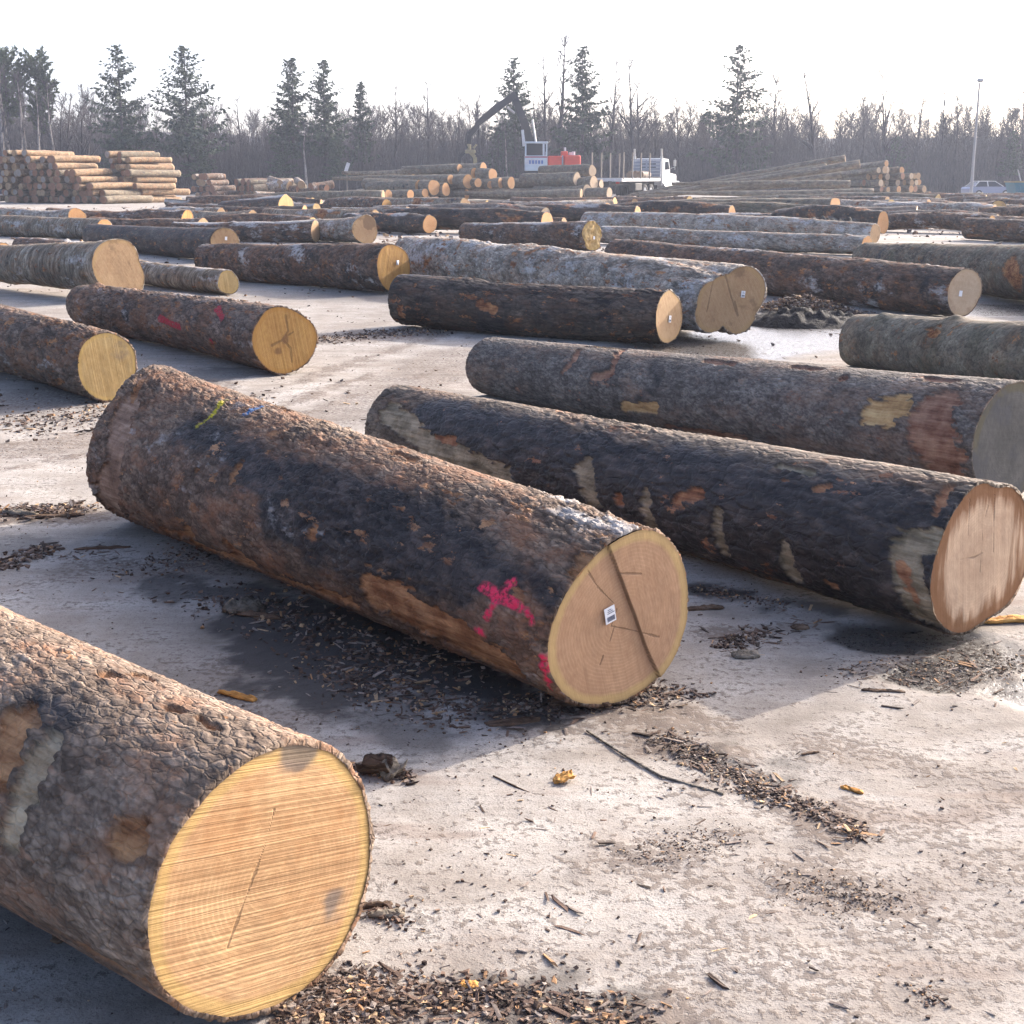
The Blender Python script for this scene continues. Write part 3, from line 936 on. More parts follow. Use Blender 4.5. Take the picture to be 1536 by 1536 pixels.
# --- the logs of the middle distance: near end, far end, look
MID = [
    ((1690, 500, 618), (1284, 472, 548), 'olive', 'smooth', 'tan', 'plain grey log at the right edge beside the glaring wet patch', dict(amp=.006)),
    ((1002, 433, 519), (607, 410, 489), 'tar', 'plate', 'tan', 'dark log with a tagged oval end, lying against the forked silver log',
     dict(amp=.009, wear=[('strip', [(720, 455), (745, 462)], .05), ('strip', [(603, 470)], .06), ('strip', [(625, 428)], .03)], tag=(1004, 481))),
    ((1092, 397, 510), (618, 353, 422), 'silver', 'furrow', 'tan', 'thick silver log ending in a forked double cut face',
     dict(amp=.016, lump=.05, cells=9, lobes=[(-.42, .22, .74), (-.30, -.25, .62), (.40, .02, .62), (.60, -.34, .50), (.1, .1, .7)], bend=.12, nr=60, cracks='fork', tag=(1114, 443),
          wear=[('strip', [(650, 390), (640, 400)], .05), ('strip', [(800, 385), (830, 378)], .05), ('strip', [(700, 372), (690, 385)], .03)])),
    ((1443, 405, 478), (925, 362, 412), 'dark', 'plate', 'cream', 'long black log with a narrow cream end before the wet patch', dict(amp=.010, tag=(1440, 445))),
    ((1700, 372, 478), (1300, 362, 418), 'olive', 'furrow', 'tan', 'thick mossy dark log running out of the right edge', dict(amp=.008, wear=[('strip', [(1520, 420), (1510, 400)], .14)])),
    ((592, 367, 440), (312, 366, 418), 'dark', 'plate', 'amber', 'frosty dark log with a deeply saw grooved amber end', dict(amp=.012, tag=(596, 397))),
    ((429, 456, 563), (136, 425, 494), 'rough', 'plate', 'amber', 'rough log with a round amber end and red paint flecks on its bark',
     dict(amp=.013, lump=.02, big=1, blots=[(427, 512, .035), (418, 528, .022)], cracks='star', nr=90,
          paints=[((.4, .02, .04), [(320, 465), (330, 480)], .03), ((.4, .02, .04), [(230, 480), (260, 495)], .03), ((.4, .02, .04), [(310, 515)], .03)])),
    ((166, 501, 604), (-150, 428, 520), 'rough', 'plate', 'yellow', 'rough log at the left edge, its yellow end just behind the pink crossed log', dict(amp=.013, lump=.02, big=1, nr=60)),
    ((186, 372, 452), (12, 376, 432), 'birch', 'birch', 'tan', 'swollen birch log whose end widens into a fan shape', dict(amp=.014, lump=.03, flare0=.22, notches=[(165, .3, 40)], nr=40)),
    ((343, 405, 443), (200, 388, 425), 'birch', 'birch', 'yellow', 'small white ringed birch log behind the amber ended rough log', dict(amp=.010)),
    ((338, 344, 394), (140, 338, 372), 'tar', 'smooth', 'tan', 'smooth black log with a half round tagged end, left of the frosty log', dict(amp=.008, tag=(339, 361))),
    ((186, 365, 412), (36, 357, 390), 'rough', 'plate', 'tan', 'short brown log tucked behind the fan ended birch log', dict(amp=.012)),
    ((6, 363, 402), (-170, 360, 392), 'brown', 'plate', 'orange', 'log at the left edge showing only its orange end', dict(amp=.01)),
    ((158, 328, 360), (-60, 319, 352), 'birch', 'birch', 'orange', 'long grey birch log at the far left before the bright strip of ground', dict(amp=.014, lump=.025)),
    ((474, 330, 364), (262, 333, 361), 'dark', 'furrow', 'tan', 'dark log with a bright rim and slanting tan end, left of the mushroom ended log', dict(amp=.01)),
    ((549, 325, 366), (430, 332, 358), 'silver', 'furrow', 'tan', 'stubby grey log whose dark topped end looks like a mushroom', dict(amp=.012, blots=[(553, 335, .2)], flare0=.12)),
    ((888, 334, 380), (700, 336, 368), 'dark', 'plate', 'yellow', 'log with a jagged bright yellow tagged end in the middle distance', dict(amp=.012, notches=[(200, .25, 25), (-20, .2, 25)], tag=(889, 360), face_rough=.05)),
    ((1312, 334, 364), (880, 318, 347), 'silver', 'birch', 'tan', 'very long pale grey log lying right of the bright yellow end', dict(amp=.012, lump=.03, bend=.2)),
    ((1300, 352, 384), (905, 338, 366), 'silver', 'furrow', 'orange', 'white topped log just behind the long black log', dict(amp=.01)),
    ((1450, 328, 360), (1720, 338, 372), 'dark', 'plate', 'amber', 'dark log at the right edge with its split brown end facing left', dict(amp=.012)),
    ((1252, 296, 330), (985, 300, 324), 'olive', 'smooth', 'orange', 'big dark log with a square orange end before the right pile', dict(amp=.008, notches=[(45, -.1, 20), (135, -.1, 20)])),
    ((430, 293, 328), (335, 302, 326), 'tar', 'smooth', 'yellow', 'dark log with a big knobbly yellow end left of the centre pile', dict(amp=.01, notches=[(90, -.15, 18)])),
    ((378, 307, 325), (255, 304, 322), 'rough', 'plate', 'red', 'log with its end sprayed red', dict(amp=.01)),
    ((846, 325, 344), (760, 326, 342), 'rough', 'plate', 'tan', 'dark log with a dull tan end left of the jagged yellow end', dict(amp=.012)),
    ((812, 330, 346), (720, 326, 342), 'dark', 'plate', 'orange', 'short dark log with a small orange tagged end', dict(amp=.012)),
    ((916, 299, 320), (780, 304, 322), 'birch', 'birch', 'tan', 'blotched log with a slanting ochre end below the logging truck', dict(amp=.012)),
    ((676, 307, 326), (560, 309, 325), 'dark', 'plate', 'amber', 'dark log with an amber end below the centre pile', dict(amp=.012)),
    ((612, 311, 327), (500, 312, 325), 'silver', 'furrow', 'tan', 'grey log with a square tan end below the centre pile', dict(amp=.012)),
    ((752, 303, 316), (640, 303, 316), 'rough', 'plate', 'amber', 'log with a domed amber end under the loader', dict(amp=.01)),
]
for k, (near, far, bk, st, ct, lab, kw) in enumerate(MID):
    kw = dict(kw)
    s = spec_from_pixels(near, far)
    tg_ = kw.pop('tag', None)
    big = kw.pop('big', 0)
    far_ = s.p0.y > 25
    if 'blots' in kw:
        kw['blots'] = [(*fpx(s, a, b), r) for a, b, r in kw['blots']]
    if kw.get('cracks') == 'star':
        kw['cracks'] = [([fpx(s, 428, 475), fpx(s, 432, 498), fpx(s, 424, 512), fpx(s, 408, 520)], .022), ([fpx(s, 424, 512), fpx(s, 436, 524), fpx(s, 438, 545)], .018), ([fpx(s, 440, 500), fpx(s, 426, 508)], .016)]
    if kw.get('cracks') == 'fork':
        kw['cracks'] = [([fpx(s, 1086, 408), fpx(s, 1096, 445), fpx(s, 1104, 470)], .02), ([fpx(s, 1102, 455), fpx(s, 1106, 475)], .03), ([fpx(s, 1070, 420), fpx(s, 1060, 470)], .012)]
    na, nx = (200, 300) if big or s.p0.y < 15.5 else ((110, 180) if not far_ else (64, 110))
    kw.setdefault('nr', 24)
    kw.setdefault('strip_n', .13)
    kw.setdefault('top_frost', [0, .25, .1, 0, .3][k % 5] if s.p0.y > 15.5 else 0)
    kw.setdefault('lump', .03)
    kw.setdefault('bend', .07)
    kw.setdefault('knots', 3)
    kw.setdefault('notches', [(random.uniform(-180, 180), random.uniform(.03, .09), random.uniform(14, 30)) for _ in range(2)])
    kw.setdefault('cells', 14)
    me, fc = log_meshes(s, st, nx, na, 100 + k * 7, e2=random.uniform(.02, .06), p2=random.uniform(0, 6), e3=random.uniform(.015, .04), p3=random.uniform(0, 6), **kw)
    o = place_log(s, me, fc, BK[bk], CUT[ct], label=lab, group='logs laid out across the yard')
    if tg_:
        y, z = fpx(s, *tg_)
        paper_tag(o, y, z, .05, .07, tilt=6, x=-.008 if kw.get('face_rough', 0) < .01 else -.05, lines=s.p0.y < 16)

ORD = ['', 'first', 'second', 'third', 'fourth', 'fifth', 'sixth', 'seventh', 'eighth', 'ninth', 'tenth', 'eleventh', 'twelfth', 'thirteenth', 'fourteenth', 'fifteenth',
       'sixteenth', 'seventeenth', 'eighteenth', 'nineteenth', 'twentieth', 'twenty-first', 'twenty-second', 'twenty-third', 'twenty-fourth']

# --- prototypes for the many small logs
PROTO = {}


def proto(key, L, r, bk, ct, style, seed, nx=40, na=20, r1=None, **kw):
    s = spec_from_ground(np.array([0, 0]), r, np.array([L, 0]), r1 or r * .92)
    me, fc = log_meshes(s, style, nx, na, seed, e2=.04, p2=seed, e3=.03, nr=4, **kw)
    me.materials.append(BK[bk])
    for f in fc:
        f.materials.append(CUT[ct])
    PROTO[key] = (me, fc, L, r)


def drop(key, p, d, sc=1.0, roll=0.0, label=None, group=None, tilt=0.0, lx=1.0):
    """a copy of a prototype: near end centre p, axis direction d in plan"""
    me, fc, L, r = PROTO[key]
    o = bpy.data.objects.new('sawn_log', me)
    COL.objects.link(o)
    for f in fc:
        c = bpy.data.objects.new('cut_face', f)
        COL.objects.link(c)
        c.parent = o
    o.location = p
    o.rotation_euler = (roll, -tilt, math.atan2(d[1], d[0]))
    o.rotation_mode = 'XYZ'
    # roll first about own axis, then tilt, then turn
    o.scale = (sc * lx, sc, sc)
    tag(o, label, 'log', group)
    return o


FAR_KINDS = [('far_rough', 'rough', 'tan', 'plate', 'brown'), ('far_tan', 'brown', 'yellow', 'plate', 'reddish brown'), ('far_tar', 'tar', 'orange', 'furrow', 'black'), ('far_silver', 'silver', 'orange', 'furrow', 'silvery'), ('far_dark', 'dark', 'amber', 'plate', 'dark'),
             ('far_birch', 'birch', 'tan', 'birch', 'ringed birch'), ('far_olive', 'olive', 'yellow', 'furrow', 'olive'), ('far_grey', 'grey', 'cream', 'plate', 'grey')]
for k, (key, bk, ct, st, _) in enumerate(FAR_KINDS):
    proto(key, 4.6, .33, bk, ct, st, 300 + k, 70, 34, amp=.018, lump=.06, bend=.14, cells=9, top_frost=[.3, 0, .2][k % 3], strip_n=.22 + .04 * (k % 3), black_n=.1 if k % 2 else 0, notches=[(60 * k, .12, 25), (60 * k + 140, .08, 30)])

occupied = [(n, f) for n, f, *_ in MID]


def blocked(x, yb):
    for (nx_, nt, nb), (fx, ft, fb) in occupied:
        lo, hi = min(nx_, fx) - 25, max(nx_, fx) + 5
        if lo < x < hi:
            t = (x - nx_) / ((fx - nx_) or 1)
            if abs((nb + (fb - nb) * min(max(t, 0), 1)) - yb) < 3:
                return True
    return False


rows = [(352, 'first'), (345, 'second'), (338.5, 'third'), (333, 'fourth'), (328.5, 'fifth'), (324.5, 'sixth'), (321, 'seventh'), (317.5, 'eighth'), (314.5, 'ninth'), (311.5, 'tenth'), (308.5, 'eleventh')]
rr = random.Random(5)
n_far = 0
for ri, (yb, oname) in enumerate(rows):
    Y = ground(768, yb)[1]
    x = -90 + rr.uniform(0, 60)
    cnt = 0
    while x < 1600:
        key, _, _, _, word = rr.choice(FAR_KINDS)
        ppm = FPX / (Y * CP + CAMH * SP)
        xr = x + 4.2 * ppm * .85
        yy = yb + rr.uniform(-1.2, 1.2)
        ok = not blocked(xr, yy) and not blocked((x + xr) / 2, yy) and not blocked(x, yy)
        if x < 190 and yb < 345 or (xr < 330 and yb < 322):
            ok = False          # bright open strip before the left pile
        if 880 < xr < 1130 and yb < 314:
            ok = False          # open ground before the truck
        if 480 < xr < 960 and yb < 310:
            ok = False
        if ok and rr.random() < .96:
            sc = rr.uniform(.66, 1.15)
            a = R_(rr.gauss(147, 14))
            g = ground(xr, yy)
            cnt += 1
            drop(key, (g[0], g[1], .33 * sc), (math.cos(a), math.sin(a)), sc, rr.uniform(0, 6.28),
                 '%s log lying loose, %s seen from the left in the %s far row' % (word, ORD[cnt], oname), 'loose logs scattered before the piles', lx=rr.uniform(.8, 1.25))
            n_far += 1
        x = xr + rr.uniform(-25, 4)

# --- stacks
proto('tan_a', 5.2, .29, 'tan', 'rust', 'smooth', 401, 30, 18, amp=.012, lump=.03, bend=.06)
proto('tan_b', 5.2, .29, 'tan', 'ash', 'smooth', 402, 30, 18, amp=.012, lump=.03, bend=.05)
proto('tan_c', 5.2, .29, 'pole', 'rust', 'smooth', 403, 30, 18, amp=.012, lump=.03, bend=.06)
proto('tan_e', 5.0, .29, 'olive', 'rust', 'smooth', 405, 30, 18, amp=.012, lump=.03, bend=.06)
proto('tan_d', 5.2, .29, 'tan', 'tan', 'smooth', 404, 30, 18, amp=.012, lump=.03, bend=.06)
proto('pole_a', 12.0, .26, 'pole', 'tan', 'smooth', 411, 50, 16, r1=.10, amp=.010, lump=.03, bend=.15)
proto('pole_b', 12.0, .26, 'olive', 'tan', 'smooth', 412, 50, 16, r1=.10, amp=.010, lump=.03, bend=.12)
proto('pole_c', 12.0, .26, 'pole', 'orange', 'smooth', 413, 50, 16, r1=.10, amp=.010, lump=.03, bend=.2)
proto('stem_a', 5.6, .40, 'olive', 'orange', 'smooth', 421, 40, 24, amp=.012, lump=.05, bend=.06)
proto('stem_b', 5.6, .40, 'pole', 'orange', 'smooth', 422, 40, 24, amp=.012, lump=.06, bend=.06)
proto('stem_c', 5.6, .40, 'olive', 'cream', 'smooth', 423, 40, 24, amp=.012, lump=.06, bend=.08)
proto('stub_a', 2.4, .26, 'rough', 'rust', 'plate', 431, 24, 16, amp=.012, lump=.04, bend=.04)
proto('stub_b', 2.4, .26, 'silver', 'tan', 'furrow', 432, 24, 16, amp=.012, lump=.05, bend=.05)


def stack(name, base, axis_deg, rows_n, r, keys, jit, group, where, shift=0.0, seed=1, slump=0.0, side=1):
    """rows of logs lying side by side; base is the ground point under the near end of the outermost log of the bottom row"""
    q = random.Random(seed)
    a = R_(axis_deg)
    d = np.array([math.cos(a), math.sin(a)])
    c = np.array([-math.sin(a), math.cos(a)]) * side
    for k, (off, n) in enumerate(rows_n):
        for j in range(n):
            t = (off + j + .5 * (k % 2)) * 2 * r * 1.02
            jj = q.uniform(-jit, jit)
            g = base + c * t + d * (jj + shift * k)
            z = r + k * r * 1.72 + q.uniform(-.03, .03)
            key = q.choice(keys)
            sc = q.uniform(.80, 1.06) * r / PROTO[key][3]
            lab = 'log in %s, %s row up, %s from the %s end' % (where, ORD[k + 1], ORD[j + 1], 'right' if side > 0 else 'left')
            drop(key, (g[0], g[1], z), d, sc, q.uniform(0, 6.28), lab, group, tilt=q.uniform(-.02, .02) - slump * z / 12)


GB = ground(160, 306)[:2]
stack('left', GB, 64, [(0, 19), (1, 18), (2, 17), (3, 16), (5, 14), (7, 12), (9, 9), (12, 5)], .235, ['tan_a', 'tan_b', 'tan_c', 'tan_e', 'tan_d'], .5, 'logs of the left stack', 'the large left stack', seed=3)
GB2 = ground(200, 305)[:2] + np.array([0, 1.2])
stack('left2', GB2, 57, [(0, 4), (0, 4), (0, 4), (.5, 5), (1, 5), (1.5, 4), (2.5, 3), (3, 2)], .232, ['tan_a', 'tan_d', 'tan_c', 'tan_b', 'tan_e'], .5, 'logs of the narrow stack beside the left stack', 'the narrow tan stack', seed=4)
stack('dark1', ground(322, 298)[:2], 62, [(0, 4), (0, 4), (1, 3), (1, 3)], .26, ['stub_a', 'stub_b', 'stub_a'], .2, 'logs of the first low dark stack', 'the first low dark stack', seed=5)
stack('dark2', ground(380, 298)[:2], 40, [(0, 5), (0, 5), (1, 4)], .27, ['stub_a', 'stub_b', 'tan_c'], .2, 'logs of the second low dark stack', 'the second low dark stack', seed=6)
proto('butt_a', 7.0, .26, 'pole', 'tan', 'smooth', 441, 34, 18, r1=.16, amp=.010, lump=.03, bend=.08)
proto('butt_b', 7.0, .26, 'olive', 'rust', 'smooth', 442, 34, 18, r1=.16, amp=.010, lump=.03, bend=.08)
proto('butt_c', 7.0, .26, 'pole', 'cream', 'smooth', 443, 34, 18, r1=.16, amp=.010, lump=.03, bend=.08)
proto('butt_d', 7.0, .26, 'pole', 'orange', 'smooth', 444, 34, 18, r1=.16, amp=.010, lump=.03, bend=.08)
stack('right', ground(1302, 299)[:2], 127, [(0, 13), (0, 12), (.5, 11), (1, 9), (1, 7), (2, 4)], .265, ['butt_a', 'butt_b', 'butt_c', 'butt_d'], .9, 'logs of the right pile', 'the right pile', seed=8, shift=.05, side=-1, slump=.5)

# hand placed logs of the two centre heaps: face centre x, y, diameter in px, distance, kind
HEAP = [
    (690, 253, 14, 101, 'stem_a', 'top log', 'left'), (712, 260, 15, 100, 'stem_b', 'log below the top', 'left'), (725, 253, 16, 100.5, 'stem_b', 'raised log in the middle', 'left'),
    (739, 262, 18, 99.5, 'stem_b', 'thick upper log', 'left'), (735, 277, 12, 98.5, 'stem_a', 'thin low log', 'left'), (751, 275, 14, 98.5, 'stem_b', 'second log in from the right', 'left'),
    (767, 274, 16, 98.5, 'stem_b', 'rightmost log', 'left'), (676, 269, 15, 98.5, 'stem_a', 'log with a roundish cream and grey end', 'left'), (702, 272, 19, 98, 'stem_b', 'broad ended log in the middle', 'left'),
    (717, 274, 14, 98, 'stem_a', 'narrow log beside the broad ended one', 'left'), (629, 279, 17, 97, 'stem_a', 'leftmost of the two front logs', 'left'), (651, 281, 22, 96.5, 'stem_b', 'thickest front log', 'left'),
    (669, 284, 18, 97, 'stem_b', 'low log right of the thickest one', 'left'), (638, 290, 13, 96, 'stem_b', 'half hidden bottom log', 'left'), (616, 292, 15, 95, 'stem_a', 'pale square ended bottom log', 'left'), (583, 293, 15, 95, 'stem_b', 'bottom log at the left with a pointed end', 'left'),
    (889, 256, 16, 99, 'stem_c', 'top log', 'right'), (866, 269, 19, 98, 'stem_c', 'double hearted log', 'right'), (891, 274, 19, 97.5, 'stem_c', 'broad pale ended log', 'right'),
    (881, 287, 19, 96.5, 'stem_c', 'tall pale ended log', 'right'), (902, 276, 12, 98, 'stem_c', 'thin yellow ended log', 'right'), (895, 290, 11, 96, 'stem_a', 'small bottom log', 'right'), (914, 289, 15, 95.5, 'stem_c', 'rightmost bottom log', 'right'),
    (838, 292, 11, 95.5, 'stem_c', 'low log with a whitish end', 'right'),
]
for x, y, dpx, Y, key, what, side in HEAP:
    p = at_depth(x, y, Y)
    r = dpx * .5 * Y / FPX
    a = R_(random.uniform(132, 146))
    drop(key, p, (math.cos(a), math.sin(a)), r / .40, random.uniform(0, 6.28), '%s of the %s centre heap' % (what, 'left' if side == 'left' else 'right'), 'logs of the %s centre heap' % side,
         tilt=random.uniform(-.03, .02), lx=.40 / r * random.uniform(.85, 1.05))
for k, (x, Y, what) in enumerate([(640, 99, 'back log hidden low in the left centre heap'), (700, 101, 'back log under the top of the left centre heap'), (760, 101, 'back log at the right foot of the left centre heap'),
                                  (850, 99, 'log at the foot of the right centre heap, back row'), (880, 100, 'second back log at the foot of the right centre heap')]):
    for j in range(2):
        g = at_depth(x + j * 9, 270, Y + j * .7)
        drop('stem_a', (g[0], g[1], .42 + j * .72), (-.9, .43), 1.0, k, what + (', upper' if j else ', lower'), 'logs inside the centre heaps')
# single long bodies lying before and between the heaps
LONG = [
    (872, 290, 13, 94.5, 'pole_a', 'long dark pole lying before the right centre heap', 158, .78),
    (575, 296, 18, 91, 'pole_b', 'thick grey pole before the left centre heap', 166, .75),
    (620, 259, 11, 108, 'pole_a', 'grey pole with a pinkish end on the low bundle behind the left centre heap', 160, .5),
    (606, 268, 11, 107, 'pole_b', 'grey pole at the foot of the bundle behind the left centre heap', 160, .5),
    (1268, 238, 11, 101, 'pole_b', 'topmost leaning pole of the right pile', 164, 1.3),
    (1290, 246, 12, 99, 'pole_a', 'leaning pole under the topmost of the right pile', 165, 1.3),
    (1262, 262, 9, 97.5, 'pole_a', 'slim leaning pole at the front of the right pile', 170, 1.1),
    (1275, 276, 11, 96, 'pole_b', 'straight pole in front of the right pile', 175, 1.0),
    (1310, 289, 12, 94, 'pole_a', 'long pale pole along the foot of the right pile', 177, 1.2),
    (1300, 297, 10, 91, 'pole_b', 'lowest pole on the ground before the right pile', 178, 1.15),
    (1240, 250, 9, 100, 'pole_b', 'thin leaning pole behind the slim one of the right pile', 163, 1.2),
    (1256, 270, 9, 98.5, 'pole_a', 'leaning pole with a brown end left of the right pile', 168, 1.15),
    (1225, 262, 8, 101, 'pole_a', 'thinnest leaning pole at the left of the right pile', 166, 1.0),
    (1474, 294, 10, 92, 'pole_a', 'thin pale pole on the ground right of the right pile', 172, .6),
    (1536, 300, 10, 88, 'pole_a', 'thin pole on the ground at the right edge near the car', 170, .5),
]
for x, y, dpx, Y, key, lab, ad, lx in LONG:
    p = at_depth(x, y, Y)
    r = dpx * .5 * Y / FPX
    if p[2] < r * 1.6:
        p[2] = r
    tl = 0.0
    if p[2] > r * 1.5 and 'lean' in lab:
        tl = -math.atan2(p[2] - r, 12 * lx)
    drop(key, p, (math.cos(R_(ad)), math.sin(R_(ad))), r / .26, 0, lab, 'long poles around the heaps', tilt=tl, lx=.26 / r * lx)

# dead wood heap left of the centre
HEAPW = [(400, 281, 'broken', 20), (420, 276, 'upright split', 70), (434, 279, 'ragged', 150), (452, 277, 'pale splintered', 110), (466, 281, 'short leaning', 40), (447, 285, 'dark', 160), (412, 287, 'low', 10), (490, 282, 'end', 140), (478, 286, 'squat', 170)]
for x, y, w, a in HEAPW:
    p = at_depth(x, y, 100)
    drop('stub_b' if w in ('broken', 'upright split', 'pale splintered', 'ragged') else 'stub_a', (p[0], p[1], max(p[2], .3)), (math.cos(R_(a)), math.sin(R_(a))), random.uniform(.9, 1.4), a,
         '%s chunk in the jumbled dead wood heap' % w, 'chunks of the dead wood heap', tilt=random.uniform(-.15, .25), lx=.6)

# past three hundred logs the ones that show smallest become one mass
bpy.context.view_layer.update()
logs = [o for o in COL.objects if o.parent is None and o.get('category') == 'log']


def shows(o):
    p = o.matrix_world.translation
    d = math.hypot(p.x, p.y)
    bb = [Vector(c) for c in o.bound_box]
    ext = max(c.x for c in bb) * o.scale.x * (max(c.z for c in bb) - min(c.z for c in bb)) * o.scale.z / d ** 2
    if abs(p.x) > .41 * p.y or 'inside' in str(o.get('group')) or 'deep' in str(o.get('label')):
        ext *= .01
    return ext


logs.sort(key=shows, reverse=True)
rest = logs[297:]
VV, RIM, WEAR, PLT, CLF, QF, TF, QM, TM, mats, nb = [], [], [], [], [], [], [], [], [], [], 0
for o in rest:
    for part in [o] + list(o.children):
        me = part.data
        n = len(me.vertices)
        co = np.zeros(n * 3, np.float32)
        me.vertices.foreach_get('co', co)
        M = np.array(o.matrix_world)
        VV.append(co.reshape(-1, 3) @ M[:3, :3].T + M[:3, 3])
        for nm, lst, wd in (('rim', RIM, 1), ('plate', PLT, 1), ('cleft', CLF, 1), ('wear', WEAR, 4)):
            a = np.zeros(n * wd, np.float32)
            if nm in me.attributes:
                me.attributes[nm].data.foreach_get('color' if wd == 4 else 'value', a)
            lst.append(a)
        lt = np.zeros(len(me.polygons), np.int32)
        me.polygons.foreach_get('loop_total', lt)
        li = np.zeros(len(me.loops), np.int32)
        me.loops.foreach_get('vertex_index', li)
        st = np.concatenate([[0], np.cumsum(lt)[:-1]])
        m = me.materials[0]
        if m not in mats:
            mats.append(m)
        for k, F_, M_2 in ((4, QF, QM), (3, TF, TM)):
            sel = np.where(lt == k)[0]
            if len(sel):
                F_.append(li[st[sel][:, None] + np.arange(k)] + nb)
                M_2.append(np.full(len(sel), mats.index(m)))
        nb += n
for o in rest:
    for c in list(o.children):
        bpy.data.objects.remove(c)
    bpy.data.objects.remove(o)
if rest:
    me = npmesh('stacked_logs', np.concatenate(VV), [np.concatenate(QF), np.concatenate(TF)], mats=mats, midx=np.concatenate(QM + TM))
    set_attr(me, 'rim', np.concatenate(RIM))
    set_attr(me, 'plate', np.concatenate(PLT))
    set_attr(me, 'cleft', np.concatenate(CLF))
    set_attr(me, 'wear', np.concatenate(WEAR), True)
    tag(link('stacked_logs', me), 'the smallest looking and half hidden logs filling the far stacks', 'logs', kind='stuff')


# ------------------------------------------------------------------ ground
def graded(lo_fine, hi_fine, step, lo, hi, grow=1.13):
    a = list(np.arange(lo_fine, hi_fine, step))
    s = step
    while a[-1] < hi:
        s *= grow
        a.append(a[-1] + s)
    s = step
    while a[0] > lo:
        s *= grow
        a.insert(0, a[0] - s)
    return np.array(a)


gx = graded(-4.2, 4.2, .028, -900, 900)
gy = graded(1.6, 13.0, .028, -60, 1500)
GX, GY = np.meshgrid(gx, gy, indexing='ij')
gp = np.stack([GX.ravel(), GY.ravel(), np.zeros(GX.size)], 1)


def gmask(pts, rad, warp=.12, soft=.06, seed=0, freq=4.0, squash=1.0):
    q = [ground(*p)[:2] for p in pts]
    if len(q) == 1:
        q = q * 2
    best = np.full(len(gp), 99.0)
    near = np.ones(len(gp), bool)
    for a, b in zip(q[:-1], q[1:]):
        e = b - a
        t = np.clip(((gp[:, 0] - a[0]) * e[0] + (gp[:, 1] - a[1]) * e[1]) / (e @ e + 1e-9), 0, 1)
        best = np.minimum(best, np.hypot(gp[:, 0] - a[0] - t * e[0], gp[:, 1] - a[1] - t * e[1]))
    sel = best < rad * 3 + 1
    d = best.copy()
    d[sel] += warp * fbm(gp[sel] * freq + seed * 3.1, 5, seed, .6)
    return np.where(sel, 1 - sstep(rad - soft, rad + soft, d), 0)


gm = np.zeros((len(gp), 4))
for pts, rad, st in [([(500, 950), (640, 990)], .36, 1), ([(400, 930), (480, 1020)], .26, .95), ([(250, 880), (420, 900)], .14, .8), ([(760, 1060), (830, 1085)], .10, .8), ([(560, 1070), (640, 1120)], .10, .6), ([(660, 1020), (800, 1060)], .12, .8), ([(360, 890), (470, 915)], .10, .8), ([(560, 1060), (700, 1020)], .10, .6),
                     ([(600, 920), (760, 1030)], .16, 1), ([(1060, 885), (1120, 888)], .07, 1), ([(1190, 470), (1260, 475)], .35, 1), ([(1000, 1110), (1160, 1170)], .05, .6),
                     ([(700, 1490), (900, 1520)], .05, .7), ([(60, 770), (20, 830)], .08, .5), ([(1180, 900), (1260, 920)], .08, .7), ([(200, 590), (330, 560)], .35, .5),
                     ([(30, 1400), (120, 1440)], .2, .25)]:
    gm[:, 0] = np.maximum(gm[:, 0], st * gmask(pts, rad, .30, .05, 3, 6.5))
for pts, rad, st in [([(1310, 960), (1420, 965)], .17, 1), ([(1400, 1010), (1500, 985)], .16, 1), ([(1536, 1040), (1580, 1020)], .14, 1), ([(1090, 520), (1250, 500), (1270, 480)], 1.15, 1),
                     ([(1470, 462), (1536, 462)], 1.0, 1), ([(420, 440), (560, 445)], .8, .45), ([(1060, 884), (1130, 890)], .06, .8)]:
    gm[:, 1] = np.maximum(gm[:, 1], st * gmask(pts, rad, .22 if rad < .5 else .7, .05 if rad < .5 else .25, 5, 4 if rad < .5 else 1.2))
for pts, rad, st in [([(1000, 1120), (1150, 1190), (1260, 1240)], .09, 1), ([(480, 1490), (760, 1510), (960, 1530)], .12, 1), ([(940, 1290), (1080, 1270)], .10, .7), ([(1200, 1320), (1320, 1350)], .10, .7),
                     ([(800, 1060), (1010, 1080)], .14, .8), ([(1080, 960), (1150, 950)], .08, .8), ([(0, 780), (120, 770)], .16, .9), ([(0, 680), (300, 640), (130, 660)], .3, .5), ([(480, 510), (620, 500)], .5, .8),
                     ([(520, 620), (640, 560), (700, 530)], .4, .4), ([(300, 770), (500, 860)], .25, .6), ([(1380, 1000), (1536, 1010)], .2, .6), ([(1300, 1480), (1500, 1420)], .2, .4), ([(40, 600), (260, 580)], .5, .5), ([(120, 850), (330, 850)], .18, .55), ([(330, 1000), (420, 1080)], .16, .5), ([(860, 1090), (1000, 1100)], .12, .6), ([(0, 705), (330, 645), (560, 560)], .07, .8), ([(0, 672), (300, 622), (540, 545)], .06, .7), ([(230, 700), (560, 585), (690, 545)], .06, .7), ([(480, 560), (700, 490)], .10, .7), ([(1050, 1330), (1536, 1200)], .08, .45), ([(1000, 1420), (1536, 1290)], .07, .45), ([(620, 1440), (1100, 1420)], .12, .35), ([(1230, 1120), (1536, 1180)], .08, .5)]:
    gm[:, 2] = np.maximum(gm[:, 2], st * gmask(pts, rad, .22, .10, 9, 6))
near = (np.abs(gp[:, 0]) < 14) & (gp[:, 1] < 30) & (gp[:, 1] > -3)
gz = np.zeros(len(gp))
pn = gp[near]
z = .010 * fbm(pn * .9, 3, 60) + .006 * fbm(pn * 5, 4, 61, .6) + .004 * np.abs(fbm(pn * 17, 3, 62))
rut = fbm(pn * np.array([.35, 2.2, 1]) + .25 * pn[:, [1, 0, 2]], 4, 63)
z += .008 * rut
